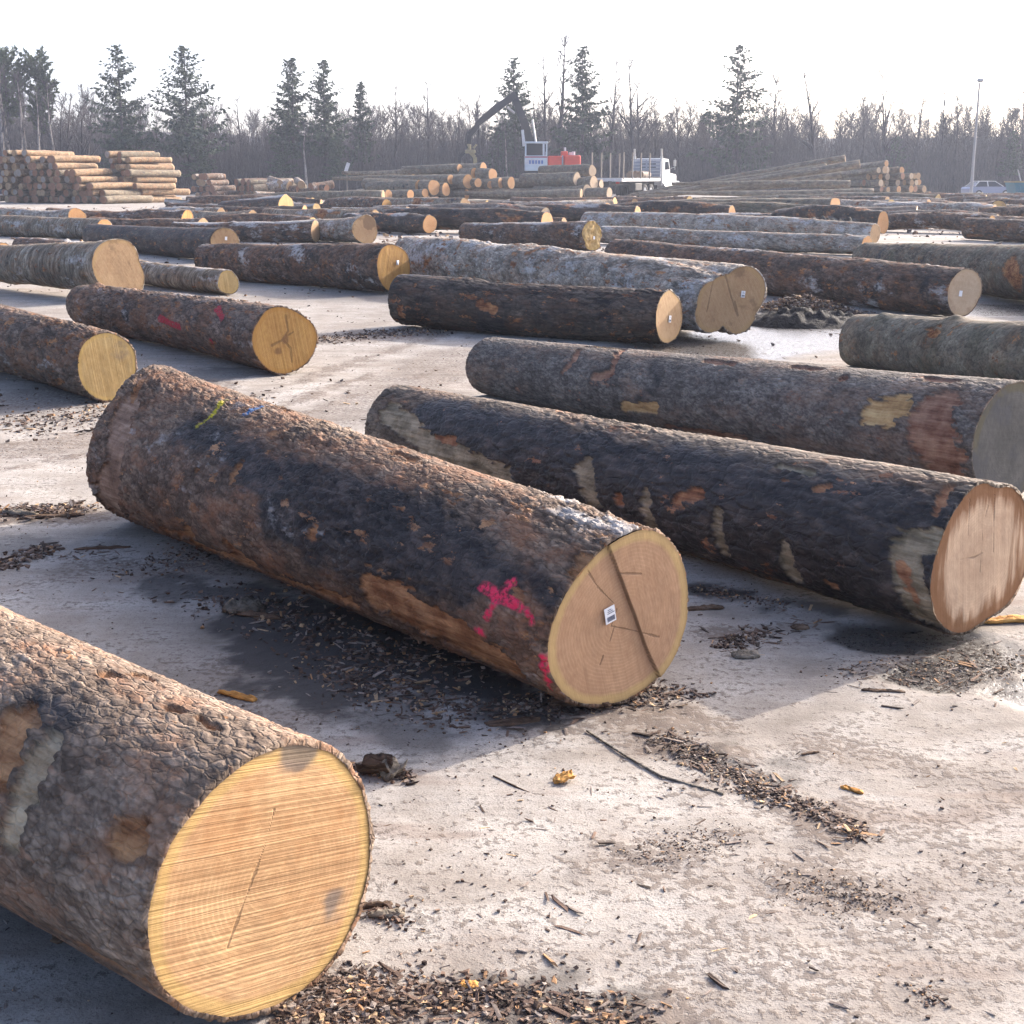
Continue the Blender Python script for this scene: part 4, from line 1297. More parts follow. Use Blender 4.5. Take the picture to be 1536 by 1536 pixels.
z -= .012 * gm[near, 1]
z += .010 * gm[near, 2] * (fbm(pn * 30, 2, 64) + .3)
gz[near] = z * sstep(0, 3, 30 - pn[:, 1]) - .0
gp[:, 2] = gz
nxg, nyg = len(gx), len(gy)
gi = np.arange(nxg * nyg).reshape(nxg, nyg)
GF = np.stack([gi[:-1, :-1], gi[1:, :-1], gi[1:, 1:], gi[:-1, 1:]], -1).reshape(-1, 4)
me = npmesh('ground', gp, [GF])
set_attr(me, 'soil', gm, True)


def ground_mat():
    b = NB('dusty_yard_gravel')
    v = b.coord(False)
    a = b.sep(b.attr('soil', 'Color'))
    big = b.noise(v, .45, 5, .6)
    mid = b.noise(v, 3.1, 6, .65)
    fine = b.noise(v, 34, 5, .65)
    grit = b.noise(v, 170, 3, .6)
    strk = b.noise(b.mapping(v, (.5, 2.6, 1), (0, 0, R_(-24))), 1.5, 6, .68)
    t = b.math('ADD', b.math('MULTIPLY', big, .35), b.math('ADD', b.math('MULTIPLY', mid, .35), b.math('MULTIPLY', strk, .3)))
    col = b.ramp(t, [(0.36, (0.150, 0.127, 0.108)), (0.46, (0.262, 0.234, 0.206)), (0.55, (0.372, 0.348, 0.318)), (0.66, (0.525, 0.508, 0.480))])
    dust = b.ramp(strk, [(0.53, 0.0), (0.66, 1.0)])
    col = b.mix(b.math('MULTIPLY', dust, .65), col, (0.175, 0.128, 0.102))
    # ground-in bark crumbs
    cr = b.math('ADD', b.math('MULTIPLY', fine, .68), b.math('MULTIPLY', mid, .32))
    crm = b.ramp(b.math('ADD', cr, b.math('MULTIPLY', a[2], .13)), [(0.545, 0.0), (0.60, 1.0)])
    col = b.mix(b.math('MULTIPLY', crm, .62), col, b.ramp(grit, [(.35, (0.04, 0.03, 0.024)), (.65, (0.13, 0.095, 0.075))]))
    col = b.mix(b.math('MULTIPLY', b.ramp(grit, [(0.38, 1.0), (0.47, 0.0)]), .5), col, (0.14, 0.115, 0.10))
    col = b.mix(b.math('MULTIPLY', b.ramp(b.noise(v, 95, 4, .7), [(0.60, 0.0), (0.66, 1.0)]), .6), col, (0.075, 0.057, 0.046))
    col = b.mix(b.math('MULTIPLY', a[2], .45), col, (0.13, 0.095, 0.075))
    mud = b.math('MULTIPLY', a[0], b.ramp(fine, [(0.32, .82), (0.62, 1.0)]))
    col = b.mix(mud, col, b.ramp(fine, [(.35, (0.022, 0.02, 0.02)), (.7, (0.062, 0.054, 0.05))]))
    wet = b.math('MULTIPLY', a[1], b.ramp(b.math('ADD', b.math('MULTIPLY', fine, .5), b.math('MULTIPLY', mid, .5)), [(0.62, 1.0), (0.7, 0.4)]))
    col = b.mix(b.math('MULTIPLY', wet, .9), col, (0.028, 0.025, 0.023))
    ro = b.math('SUBTRACT', 0.95, b.math('MULTIPLY', wet, b.ramp(b.math('ADD', b.math('MULTIPLY', fine, .6), b.math('MULTIPLY', grit, .4)), [(.44, .76), (.54, .48)])))
    ro = b.math('SUBTRACT', ro, b.math('MULTIPLY', mud, 0.25))
    sp = b.math('ADD', .18, b.math('MULTIPLY', wet, .5))
    h = b.math('ADD', b.math('MULTIPLY', fine, 1.0), b.math('ADD', b.math('MULTIPLY', grit, .45), b.math('MULTIPLY', crm, .5)))
    return b.finish(col, ro, b.bump(b.math('MULTIPLY', h, b.math('SUBTRACT', 1.0, b.math('MULTIPLY', wet, .5))), .45, .007), 0, sp)


ground_o = link('ground', me, None, ground_mat())
tag(ground_o, kind='structure')

# ------------------------------------------------------------------ bark litter (uncountable crumbs)
def chips(n, xy, smin, smax, rng, zs=None, crumbs=.6):
    """n small splintery blocks; returns verts, quads, colours"""
    L = smin * (smax / smin) ** rng.random(n) ** 1.0
    crumb = rng.random(n) < crumbs
    L = np.where(crumb, np.minimum(L * .45, smin * 3.2), L)
    W = np.where(crumb, L * rng.uniform(.6, 1.0, n), L * rng.uniform(.12, .42, n))
    T = np.where(crumb, L * rng.uniform(.4, .8, n), np.minimum(L * rng.uniform(.06, .2, n), .012))
    if crumbs == 0:
        L = smin * (L / smin) ** .62
        W = np.minimum(L * rng.uniform(.06, .22, n), .012)
        T = np.minimum(W * rng.uniform(.25, .6, n), .006)
    yaw = rng.uniform(0, 2 * math.pi, n)
    pit = rng.normal(0, .22 if crumbs else .06, n)
    base = np.array([[-1, -1, -1], [1, -1, -1], [1, 1, -1], [-1, 1, -1], [-1, -1, 1], [1, -1, 1], [1, 1, 1], [-1, 1, 1]], float)
    P = base[None] * (1 + rng.uniform(-.7, .3, (n, 8, 3)))
    P = P * np.stack([L / 2, W / 2, T / 2], 1)[:, None, :]
    P[:, :, 2] += pit[:, None] * P[:, :, 0]
    c, s = np.cos(yaw), np.sin(yaw)
    X = P[:, :, 0] * c[:, None] - P[:, :, 1] * s[:, None]
    Yv = P[:, :, 0] * s[:, None] + P[:, :, 1] * c[:, None]
    Z = P[:, :, 2] + (T * .5 + np.abs(pit) * L * .3)[:, None]
    V = np.stack([X + xy[:, 0:1], Yv + xy[:, 1:2], Z + (0 if zs is None else zs[:, None])], -1).reshape(-1, 3)
    q = np.array([[0, 3, 2, 1], [4, 5, 6, 7], [0, 1, 5, 4], [1, 2, 6, 5], [2, 3, 7, 6], [3, 0, 4, 7]])
    F = (np.arange(n)[:, None, None] * 8 + q[None]).reshape(-1, 4)
    pal = np.array([[.045, .030, .023], [.085, .055, .04], [.14, .09, .065], [.17, .135, .115], [.25, .21, .18], [.30, .17, .085], [.42, .29, .17]])
    k = rng.choice(7, n, p=[.17, .25, .24, .15, .09, .05, .05])
    C = np.repeat(np.concatenate([pal[k] * rng.uniform(.8, 1.25, (n, 1)), np.ones((n, 1))], 1), 8, 0)
    return V, F, C


def ground_height(x, y):
    ix = np.clip(np.searchsorted(gx, x), 1, nxg - 1)
    iy = np.clip(np.searchsorted(gy, y), 1, nyg - 1)
    return gz.reshape(nxg, nyg)[ix, iy]


xy = []
sizes = []
rng = np.random.default_rng(21)
# even sprinkle, denser near the viewer
n = 26000
yy = 2.0 + 13 * rng.random(n) ** 1.5
xx = rng.uniform(-.62, .62, n) * (yy + 1.2)
dens = fbm(np.stack([xx * 1.6, yy * 1.6, yy * 0], 1), 4, 77, .6)
keep = rng.random(n) < np.clip(.42 + dens * 1.5, .04, 1)
xy.append(np.stack([xx, yy], 1)[keep])
sizes.append((.003, .024))
n = 9000
yy = 9 + 26 * rng.random(n)
xx = rng.uniform(-.5, .5, n) * (yy + 2)
dens = fbm(np.stack([xx * .7, yy * .7, yy * 0], 1), 4, 78, .6)
keep = rng.random(n) < np.clip(.4 + dens * 1.8, .05, 1)
xy.append(np.stack([xx, yy], 1)[keep])
sizes.append((.015, .09))
n = 7000
yy = 26 + 52 * rng.random(n)
xx = rng.uniform(-.45, .45, n) * yy
dens = fbm(np.stack([xx * .25, yy * .25, yy * 0], 1), 4, 79, .6)
keep = rng.random(n) < np.clip(.4 + dens * 1.6, .05, 1)
xy.append(np.stack([xx, yy], 1)[keep])
sizes.append((.05, .34))
CL = [([(985, 1105), (1080, 1160), (1160, 1195)], .07, 900, (.005, .035)), ([(1130, 1185), (1220, 1215), (1290, 1255)], .045, 900, (.006, .04)),
      ([(440, 1470), (600, 1490), (760, 1500), (960, 1530)], .08, 1500, (.006, .045)), ([(430, 1500), (560, 1530)], .07, 900, (.006, .05)),
      ([(540, 1150), (610, 1170)], .035, 260, (.01, .06)), ([(760, 1065), (1030, 1040)], .09, 900, (.006, .06)), ([(1090, 970), (1140, 950)], .06, 300, (.008, .06)),
      ([(940, 1290), (1090, 1260)], .08, 600, (.004, .02)), ([(1190, 1320), (1330, 1360)], .10, 800, (.004, .02)), ([(0, 770), (110, 765)], .12, 700, (.01, .10)),
      ([(0, 850), (70, 820)], .07, 300, (.01, .10)), ([(340, 890), (520, 960), (640, 1010)], .22, 800, (.008, .07)), ([(480, 1000), (720, 1080)], .15, 700, (.006, .05)),
      ([(1300, 1010), (1536, 1000)], .16, 1200, (.004, .03)), ([(440, 515), (640, 495)], .35, 900, (.012, .09)), ([(20, 640), (330, 600)], .5, 900, (.012, .09)),
      ([(1140, 465), (1270, 470)], .30, 900, (.02, .18)), ([(200, 860), (420, 800)], .2, 500, (.006, .05)), ([(1380, 1480), (1400, 1500)], .03, 80, (.005, .03)),
      ([(1230, 345), (1250, 345)], .8, 300, (.1, .5)), ([(1050, 880), (1180, 910)], .08, 300, (.006, .04)), ([(560, 1370), (610, 1385)], .03, 60, (.01, .05))]
for pts, rad, m, sz in CL:
    m = int(m * 1.7)
    q = np.array([ground(*p)[:2] for p in pts])
    k = rng.integers(0, len(q) - 1, m)
    t = rng.random((m, 1))
    xy.append(q[k] * (1 - t) + q[k + 1] * t + rng.normal(0, rad * .6, (m, 2)))
    sizes.append((sz[0] * .7, sz[1] * .75))
SPL = [([(340, 890), (520, 960), (640, 1010)], .20, 160), ([(480, 1000), (760, 1080)], .14, 120), ([(430, 1490), (940, 1530)], .09, 160), ([(985, 1105), (1290, 1255)], .07, 160), ([(0, 770), (110, 765)], .15, 120),
       ([(0, 840), (200, 825)], .12, 60), ([(780, 1080), (1030, 1045)], .09, 90), ([(1080, 970), (1200, 930)], .12, 60), ([(440, 515), (640, 495)], .4, 120), ([(0, 640), (330, 600)], .5, 150), ([(1300, 1010), (1536, 1000)], .2, 80), ([(600, 1250), (1500, 1400)], .5, 60)]
sxy = []
for pts, rad, m in SPL:
    q = np.array([ground(*p)[:2] for p in pts])
    k = rng.integers(0, len(q) - 1, m)
    t = rng.random((m, 1))
    sxy.append(q[k] * (1 - t) + q[k + 1] * t + rng.normal(0, rad * .6, (m, 2)))
xy.append(np.concatenate(sxy))
sizes.append((.025, .16))
VV, FF, CC, nb = [], [], [], 0
for p, (a, b_) in zip(xy, sizes):
    zs = ground_height(p[:, 0], p[:, 1]) - .001
    if b_ > .12 and a != .025:
        zs = zs + rng.uniform(0, .22 if b_ < .3 else .5, len(p)) * np.exp(-((p - p.mean(0)) ** 2).sum(1) / .25)
    V, F, C = chips(len(p), p, a, b_, rng, zs, 0 if (a, b_) == (.025, .16) else .6)
    VV.append(V)
    FF.append(F + nb)
    CC.append(C)
    nb += len(V)
me = npmesh('bark_litter', np.concatenate(VV), [np.concatenate(FF)], smooth=False)
set_attr(me, 'tint', np.concatenate(CC), True)
b = NB('bark_crumbs')
v = b.coord(False)
lit_m = b.finish(b.mix(.35, b.attr('tint', 'Color'), b.mix(1.0, b.attr('tint', 'Color'), b.ramp(b.noise(v, 120, 3), [(.3, .3), (.7, 1.6)]), 'MULTIPLY')), .85, b.bump(b.noise(v, 180, 3), .4, .004))
tag(link('bark_litter', me, None, lit_m), 'crumbs and splinters of bark strewn over the yard', 'bark litter', kind='stuff')

# ------------------------------------------------------------------ single pieces of waste wood
chip_m = bark_mat('loose_bark_piece', (0.055, 0.036, 0.026), (0.12, 0.075, 0.052), (0.21, 0.15, 0.115), 40, (.3, 1, 1))
grey_m = bark_mat('loose_grey_piece', (0.08, 0.07, 0.06), (0.17, 0.15, 0.13), (0.30, 0.27, 0.24), 40, (.3, 1, 1))
fresh_m = bark_mat('fresh_chip', (0.30, 0.13, 0.03), (0.52, 0.26, 0.07), (0.62, 0.38, 0.14), 30, (.2, 1, 1))
rng = np.random.default_rng(77)


def slab(name, px, py, L, W, T, yaw, mat, label, cat='bark piece', curl=.0, lift=.0, group='single pieces of bark on the ground'):
    n, m = 16, 7
    uu, vv = np.meshgrid(np.linspace(-1, 1, n), np.linspace(-1, 1, m), indexing='ij')
    u, v_ = uu.ravel(), vv.ravel()
    sd_ = int(px * 7 + py)
    wv = 1 - .35 * np.abs(u) ** 3 + .3 * fbm(np.stack([u * 2.5 + sd_, v_ * 0, v_ * 0], 1), 3, sd_)
    x = u * L / 2 * (1 + .12 * fbm(np.stack([v_ * 3 + sd_, u * 0, u * 0], 1), 3, sd_ + 1))
    y = v_ * W / 2 * wv
    z = curl * (v_ ** 2) * W + lift * (u + 1) * L * .5 + .25 * T * fbm(np.stack([u * 5, v_ * 3, u * 0 + sd_], 1), 3, sd_ + 2)
    th_ = T * (.6 + .5 * fbm(np.stack([u * 4 + 9, v_ * 4, u * 0 + sd_], 1), 3, sd_ + 3)) * (1 - .55 * np.maximum(np.abs(u), np.abs(v_)) ** 4)
    V = np.concatenate([np.stack([x, y, z + th_], 1), np.stack([x, y, z], 1)])
    i = np.arange(n * m).reshape(n, m)
    q = np.stack([i[:-1, :-1], i[1:, :-1], i[1:, 1:], i[:-1, 1:]], -1).reshape(-1, 4)
    bd = list(i[:, 0]) + list(i[-1, 1:]) + list(i[::-1, -1][1:]) + list(i[0, ::-1][1:-1])
    bd = np.array(bd)
    sidef = np.stack([bd, bd + n * m, np.roll(bd, -1) + n * m, np.roll(bd, -1)], -1)
    V[:, 2] -= V[:, 2].min()
    o = link(name, npmesh(name, V, [q, q[:, ::-1] + n * m, sidef]), None, mat)
    g = ground(px, py)
    o.location = (g[0], g[1], float(ground_height(np.array([g[0]]), np.array([g[1]]))[0]) - .002)
    o.rotation_euler = (0, 0, R_(yaw))
    tag(o, label, cat, group)
    return o


slab('wood_chip', 846, 1176, .062, .045, .016, 20, fresh_m, 'bright orange wood chip alone on the pale ground before the pink crossed log', 'wood chip', curl=.25, lift=.2, group='wood chips')
slab('wood_chip', 1278, 1186, .07, .022, .012, -40, fresh_m, 'small tan stick of wood on the bright ground at right', 'wood chip', group='wood chips')
slab('bark_piece', 580, 1376, .085, .026, .02, 5, grey_m, 'thick grey finger of bark right of the front log end')
slab('bark_piece', 560, 1362, .09, .022, .016, 10, chip_m, 'brown bark strip touching the thick grey finger of bark')
slab('bark_piece', 590, 1168, .085, .07, .02, 60, grey_m, 'pale curled bark flake beside the front log', curl=.4, lift=.2)
slab('bark_piece', 562, 1165, .10, .08, .02, -20, chip_m, 'dark crumpled bark piece touching the front log end', curl=.5, lift=.15)
slab('bark_piece', 870, 1062, .20, .06, .025, -12, chip_m, 'broad brown bark slab wedged under the pink crossed log end', curl=.2, lift=.08)
slab('bark_piece', 770, 1085, .18, .05, .02, 12, chip_m, 'reddish bark strip lying just in front of the pink crossed log')
slab('bark_piece', 1055, 914, .17, .035, .02, 12, chip_m, 'long reddish bark sliver beside the split tan end')
slab('bark_piece', 1200, 943, .07, .045, .02, 5, chip_m, 'small reddish bark lump on the shaded ground between the two big logs')
slab('bark_piece', 1118, 986, .10, .07, .025, 15, grey_m, 'lumpy grey bark cake on the shaded ground before the blackened log')
slab('bark_piece', 1325, 1038, .14, .018, .012, -8, chip_m, 'thin dark stick at the border of shade and sun before the wet stained end')
slab('bark_piece', 355, 1045, .17, .03, .02, -32, fresh_m, 'orange brown bark splinter close behind the front log')
slab('bark_piece', 390, 925, .20, .05, .02, -20, chip_m, 'reddish splinter in the shade under the pink crossed log')
slab('bark_piece', 365, 915, .16, .12, .05, 40, grey_m, 'rounded grey bark lump in the shade of the pink crossed log')
slab('bark_piece', 155, 822, .26, .03, .016, 8, chip_m, 'long thin bark strip in the shade at left, below the log butt')
slab('bark_piece', 80, 775, .30, .05, .02, 15, chip_m, 'sunlit long bark strip on the left ground')
slab('bark_piece', 30, 772, .22, .05, .03, -18, grey_m, 'grey bark strip at the left border of the sunlit ground')
slab('bark_piece', 105, 1405, .08, .06, .02, 10, chip_m, 'squarish bark piece in the shadow under the front log', curl=.1)
slab('bark_piece', 440, 1500, .07, .018, .012, 70, grey_m, 'pale splinter right under the front log end')
slab('bark_piece', 700, 1478, .05, .03, .012, 0, fresh_m, 'tiny orange bark flake at the bottom edge', group='single pieces of bark on the ground')
slab('bark_piece', 1510, 935, .30, .05, .03, 8, fresh_m, 'pale split sliver right of the wet stained end', curl=.1)
slab('bark_piece', 1215, 1072 + 60, .06, .012, .008, 20, chip_m, 'little dark twig on the bright ground at right')


def twig(name, pts, r0, r1, mat, label):
    m = MB()
    q = [ground(*p) for p in pts]
    for k in range(len(q) - 1):
        t0, t1 = k / (len(q) - 1), (k + 1) / (len(q) - 1)
        m.tube(Vector(q[k]) + Vector((0, 0, r0 + .006)), Vector(q[k + 1]) + Vector((0, 0, r0 + .006)), r0 + (r1 - r0) * t0, r0 + (r1 - r0) * t1, 7)
    o = m.build(name, mat, None, True)
    tag(o, label, 'twig', 'twigs on the ground')


twig('fallen_branch', [(880, 1100), (935, 1136), (990, 1168), (1050, 1186), (1085, 1196)], .003, .005, grey_m, 'long thin fallen branch running into the bark debris at right')
twig('fallen_branch', [(740, 1168), (775, 1185), (800, 1196), (830, 1196)], .003, .002, chip_m, 'short curved twig beside the bright orange chip')

# dark earth heap by the wet patch
def mound(px, py, w, d, h, seed, label):
    n = 46
    uu, vv = np.meshgrid(np.linspace(-1, 1, n), np.linspace(-1, 1, n), indexing='ij')
    u, v_ = uu.ravel(), vv.ravel()
    p = np.stack([u * 2.2 + seed, v_ * 2.2, u * 0], 1)
    z = h * np.clip(1 - (u * u + v_ * v_) * 1.1 + .5 * fbm(p, 3, seed), 0, 2) ** .8 * (.65 + .7 * np.abs(fbm(p * 2.4, 4, seed + 2))) - .03
    V = np.stack([u * w / 2, v_ * d / 2, z], 1)
    i = np.arange(n * n).reshape(n, n)
    q = np.stack([i[:-1, :-1], i[1:, :-1], i[1:, 1:], i[:-1, 1:]], -1).reshape(-1, 4)
    bb = NB('black_mulch')
    vv_ = bb.coord()
    mt = bb.finish(bb.ramp(bb.noise(vv_, 16, 5, .65), [(.35, (.010, .009, .009)), (.55, (.03, .027, .026)), (.75, (.10, .085, .075))]), .8, bb.bump(bb.noise(vv_, 22, 5, .65), 1, .04))
    o = link('mulch_mound', npmesh('mulch_mound', V, [q]), None, mt)
    g = ground(px, py)
    o.location = (g[0], g[1], 0)
    tag(o, label, 'mound', kind='stuff')


mound(1215, 486, 1.5, .9, .22, 3, 'black mound of wet mulch beside the forked log')
mound(1165, 478, 1.0, .7, .12, 9, 'low black mulch heap touching the forked log')
mound(1245, 352, 2.6, 1.6, .55, 14, 'dark earth heap behind the long black log')

# ------------------------------------------------------------------ trees
wood_m = NB('bare_branch_wood')
v = wood_m.coord()
wood_m = wood_m.finish(wood_m.ramp(wood_m.noise(v, 1.3, 4), [(.35, (.032, .028, .033)), (.65, (.080, .068, .072))]), .9)
pale_m = NB('pale_trunk_bark')
v = pale_m.coord()
pale_m = pale_m.finish(pale_m.ramp(pale_m.noise(v, 1.6, 5), [(.35, (.12, .10, .09)), (.6, (.30, .265, .24))]), .9)
b = NB('spruce_needles')
v = b.coord()
needle_m = b.finish(b.ramp(b.noise(v, .9, 4), [(.32, (.016, .028, .017)), (.5, (.032, .052, .030)), (.7, (.060, .082, .044))]), .75)
b = NB('pine_needles')
v = b.coord()
pine_m = b.finish(b.ramp(b.noise(v, .8, 4), [(.32, (.024, .040, .018)), (.5, (.050, .072, .030)), (.7, (.09, .11, .045))]), .75)


def tubes(P0, P1, R0, R1, n=4):
    d = P1 - P0
    d = d / (np.linalg.norm(d, axis=1, keepdims=True) + 1e-9)
    ref = np.where(np.abs(d[:, 2:3]) > .9, np.array([[1., 0, 0]]), np.array([[0, 0, 1.]]))
    a = np.cross(d, ref)
    a /= np.linalg.norm(a, axis=1, keepdims=True)
    b_ = np.cross(d, a)
    ang = np.arange(n) * 2 * math.pi / n
    circ = np.cos(ang)[None, :, None] * a[:, None, :] + np.sin(ang)[None, :, None] * b_[:, None, :]
    V = np.concatenate([P0[:, None, :] + circ * R0[:, None, None], P1[:, None, :] + circ * R1[:, None, None]], 1)
    base = (np.arange(len(P0)) * 2 * n)[:, None]
    k = np.arange(n)
    F = np.stack([base + k, base + (k + 1) % n, base + n + (k + 1) % n, base + n + k], -1).reshape(-1, 4)
    return V.reshape(-1, 3), F


def bare_tree_segments(H, seed, spread=.32, n1=22, n2=6, n3=4, lean=0.0, start=.3, thick=1.0, forks=1):
    q = np.random.default_rng(seed)
    trunk, limbs = [], []

    def path(p, d, L, r, n, wob, up):
        pts = [p]
        for _ in range(n):
            d = d + q.normal(0, wob, 3) + np.array([0, 0, up])
            d = d / np.linalg.norm(d)
            pts.append(pts[-1] + d * L / n)
        rs = [r * (1 - .94 * k / n) for k in range(n + 1)]
        return pts, rs, d
    for fk in range(forks):
        p0 = np.zeros(3)
        d0 = np.array([lean + (.12 * (fk - (forks - 1) / 2)), q.normal(0, .03), 1.0])
        pts, rs, _ = path(p0, d0 / np.linalg.norm(d0), H * (1 - .08 * fk), .014 * H * thick, 12, .035, .02)
        trunk += [(pts[k], pts[k + 1], rs[k], rs[k + 1]) for k in range(12)]
        for i in range(n1 // forks):
            t = start + (.97 - start) * q.random()
            k = min(int(t * 12), 11)
            f = t * 12 - k
            bp = pts[k] * (1 - f) + pts[k + 1] * f
            br = (rs[k] * (1 - f) + rs[k + 1] * f) * .72
            az = q.uniform(0, 2 * math.pi)
            el = q.uniform(.55, 1.15)
            d = np.array([math.cos(az) * math.cos(el), math.sin(az) * math.cos(el), math.sin(el)])
            L = H * spread * (1.15 - t) * q.uniform(.6, 1.25) + .4
            p1, r1, dd = path(bp, d, L, max(br, .045), 4, .12, .06)
            limbs += [(p1[k], p1[k + 1], r1[k], r1[k + 1]) for k in range(4)]
            for j in range(n2):
                t2 = q.uniform(.2, 1)
                k2 = min(int(t2 * 4), 3)
                bp2 = p1[k2] + (p1[k2 + 1] - p1[k2]) * (t2 * 4 - k2)
                d2 = dd + q.normal(0, .55, 3) + np.array([0, 0, .25])
                d2 /= np.linalg.norm(d2)
                p2, r2, d3 = path(bp2, d2, L * q.uniform(.25, .5), .026, 2, .12, .05)
                limbs += [(p2[k], p2[k + 1], max(r2[k], .014), max(r2[k + 1], .012)) for k in range(2)]
                for _ in range(n3):
                    d4 = d3 + q.normal(0, .5, 3)
                    d4 /= np.linalg.norm(d4)
                    a_ = p2[1] + (p2[2] - p2[1]) * q.random()
                    limbs.append((a_, a_ + d4 * L * q.uniform(.1, .24), .014, .009))

    def arr(S):
        return [np.array([x[0] for x in S]), np.array([x[1] for x in S]), np.array([x[2] for x in S]), np.array([x[3] for x in S])]
    return arr(trunk), arr(limbs)


BARE = []
for k in range(7):
    tr, lm = bare_tree_segments(12.0, 500 + k, thick=1.7, spread=[.30, .22, .36, .26, .2, .33, .24][k], n1=[26, 22, 28, 22, 18, 26, 24][k], start=[.3, .4, .25, .35, .45, .3, .35][k], forks=[1, 1, 2, 1, 1, 2, 1][k])
    BARE.append((npmesh('bare_trunk', *(lambda vf: (vf[0], [vf[1]]))(tubes(*tr, 6)), mats=[wood_m]), npmesh('bare_crown', *(lambda vf: (vf[0], [vf[1]]))(tubes(*lm, 3)), mats=[wood_m])))
BARE_PALE = []
for k in (1, 4):
    t = BARE[k][0].copy()
    t.materials.clear()
    t.materials.append(pale_m)
    BARE_PALE.append((t, BARE[k][1]))


def plant(name, meshes, px, top, Y, H0, label, cat, group, rz, lean=0.0, wide=1.0, parts=('trunk', 'crown')):
    g = at_depth(px, 280, Y)
    tz = at_depth(px, top, Y)[2]
    s_ = tz / H0
    o = empty(name, (g[0], g[1], 0), rz)
    o.rotation_euler = (0, lean, rz)
    o.scale = (s_ * wide, s_ * wide, s_)
    for pn, m in zip(parts, meshes):
        link(pn, m, o)
    tag(o, label, cat, group)
    return o


TALL = [
    (835, 62, 138, 1, 'tallest bare tree, two thin leaders left of the spruce beside the loader'), (822, 92, 140, 4, 'thin bare tree touching the left of the tallest bare tree'),
    (914, 95, 137, 4, 'slender bare tree over the tail of the logging truck'), (955, 104, 140, 2, 'bare tree with several steep leaders above the truck cab'), (722, 135, 139, 5, 'spreading bare tree behind the crook of the loader boom'),
    (643, 124, 142, 4, 'very thin bare tree alone against the sky right of centre left gap'), (590, 138, 141, 3, 'bare tree leaning right in the gap left of the loader'), (1020, 148, 138, 0, 'bare tree with a round top right of the truck cab'),
    (1165, 118, 139, 1, 'thin bare tree right of the broad spruce'), (1228, 110, 136, 6, 'bare tree above the leaning top of the right pile'), (1324, 115, 137, 2, 'tall forked bare tree above the right pile'),
    (1366, 138, 140, 6, 'bare tree right of the tall forked one above the right pile'), (1413, 132, 141, 4, 'thin bare tree left of the lamp post'), (1430, 148, 139, 1, 'bare tree nearly touching the lamp post'),
    (1533, 140, 138, 0, 'bare tree cut by the right edge'), (128, 138, 136, 5, 'dark bare tree between the pines and the first spruce'), (322, 148, 134, 0, 'bare tree leaning right beside the second spruce'),
    (95, 150, 137, 2, 'bare tree below the left pine'), (235, 168, 139, 6, 'bare tree in the gap between the first two spruces'), (366, 150, 141, 4, 'thin bare tree at the left of the open sky gap'),
    (690, 150, 143, 6, 'bare tree left of the loader grapple'), (1190, 152, 142, 3, 'bare tree between the broad spruce and the leaning poles'), (1062, 165, 141, 5, 'low bare tree left of the broad spruce'),
    (985, 150, 143, 6, 'bare tree behind the truck mirror'), (800, 150, 142, 3, 'bare tree right behind the loader cab'), (1490, 178, 139, 5, 'low bare tree right of the lamp post'), (512, 160, 140, 1, 'bare tree right of the paired spruces'),
    (560, 150, 143, 0, 'bare tree right of the small thin spruce'), (1292, 150, 141, 1, 'bare tree left of the tall forked one'), (1110, 175, 136, 2, 'bare tree in front of the broad spruce'), (890, 150, 141, 0, 'bare tree right of the spruce beside the loader'),
    (1258, 168, 143, 0, 'low bare tree behind the right pile top'), (160, 150, 142, 1, 'thin bare tree touching the first spruce'), (210, 160, 143, 4, 'bare tree just right of the first spruce'), (770, 150, 144, 2, 'bare tree under the elbow of the loader boom'),
]
rr = random.Random(3)
for px, top, Y, k, lab in TALL:
    plant('bare_tree', BARE[k], px, top, Y, 11.6, lab, 'tree', 'tall leafless trees along the yard edge', rr.uniform(0, 6.28), lean=.22 if 'leaning' in lab else 0, wide=rr.uniform(.8, 1.05))
for px, top, Y, k, lab in [(8, 108, 131, 0, 'pale trunked tree at the very left edge'), (22, 130, 132, 1, 'second pale trunked tree from the left edge'), (45, 118, 133, 0, 'pale trunked tree under the bushy pine'), (62, 140, 131, 1, 'pale trunked tree left of the second pine'),
                           (88, 128, 134, 0, 'pale trunked tree under the second pine'), (33, 150, 130, 1, 'short pale trunked tree behind the left stack'), (460, 185, 131, 0, 'pale trunked tree between the paired spruces'), (762, 190, 133, 1, 'pale trunk beside the loader boom')]:
    plant('bare_tree', BARE_PALE[k], px, top, Y, 11.6, lab, 'tree', 'pale trunked trees along the yard edge', rr.uniform(0, 6.28), wide=rr.uniform(.8, 1.0))


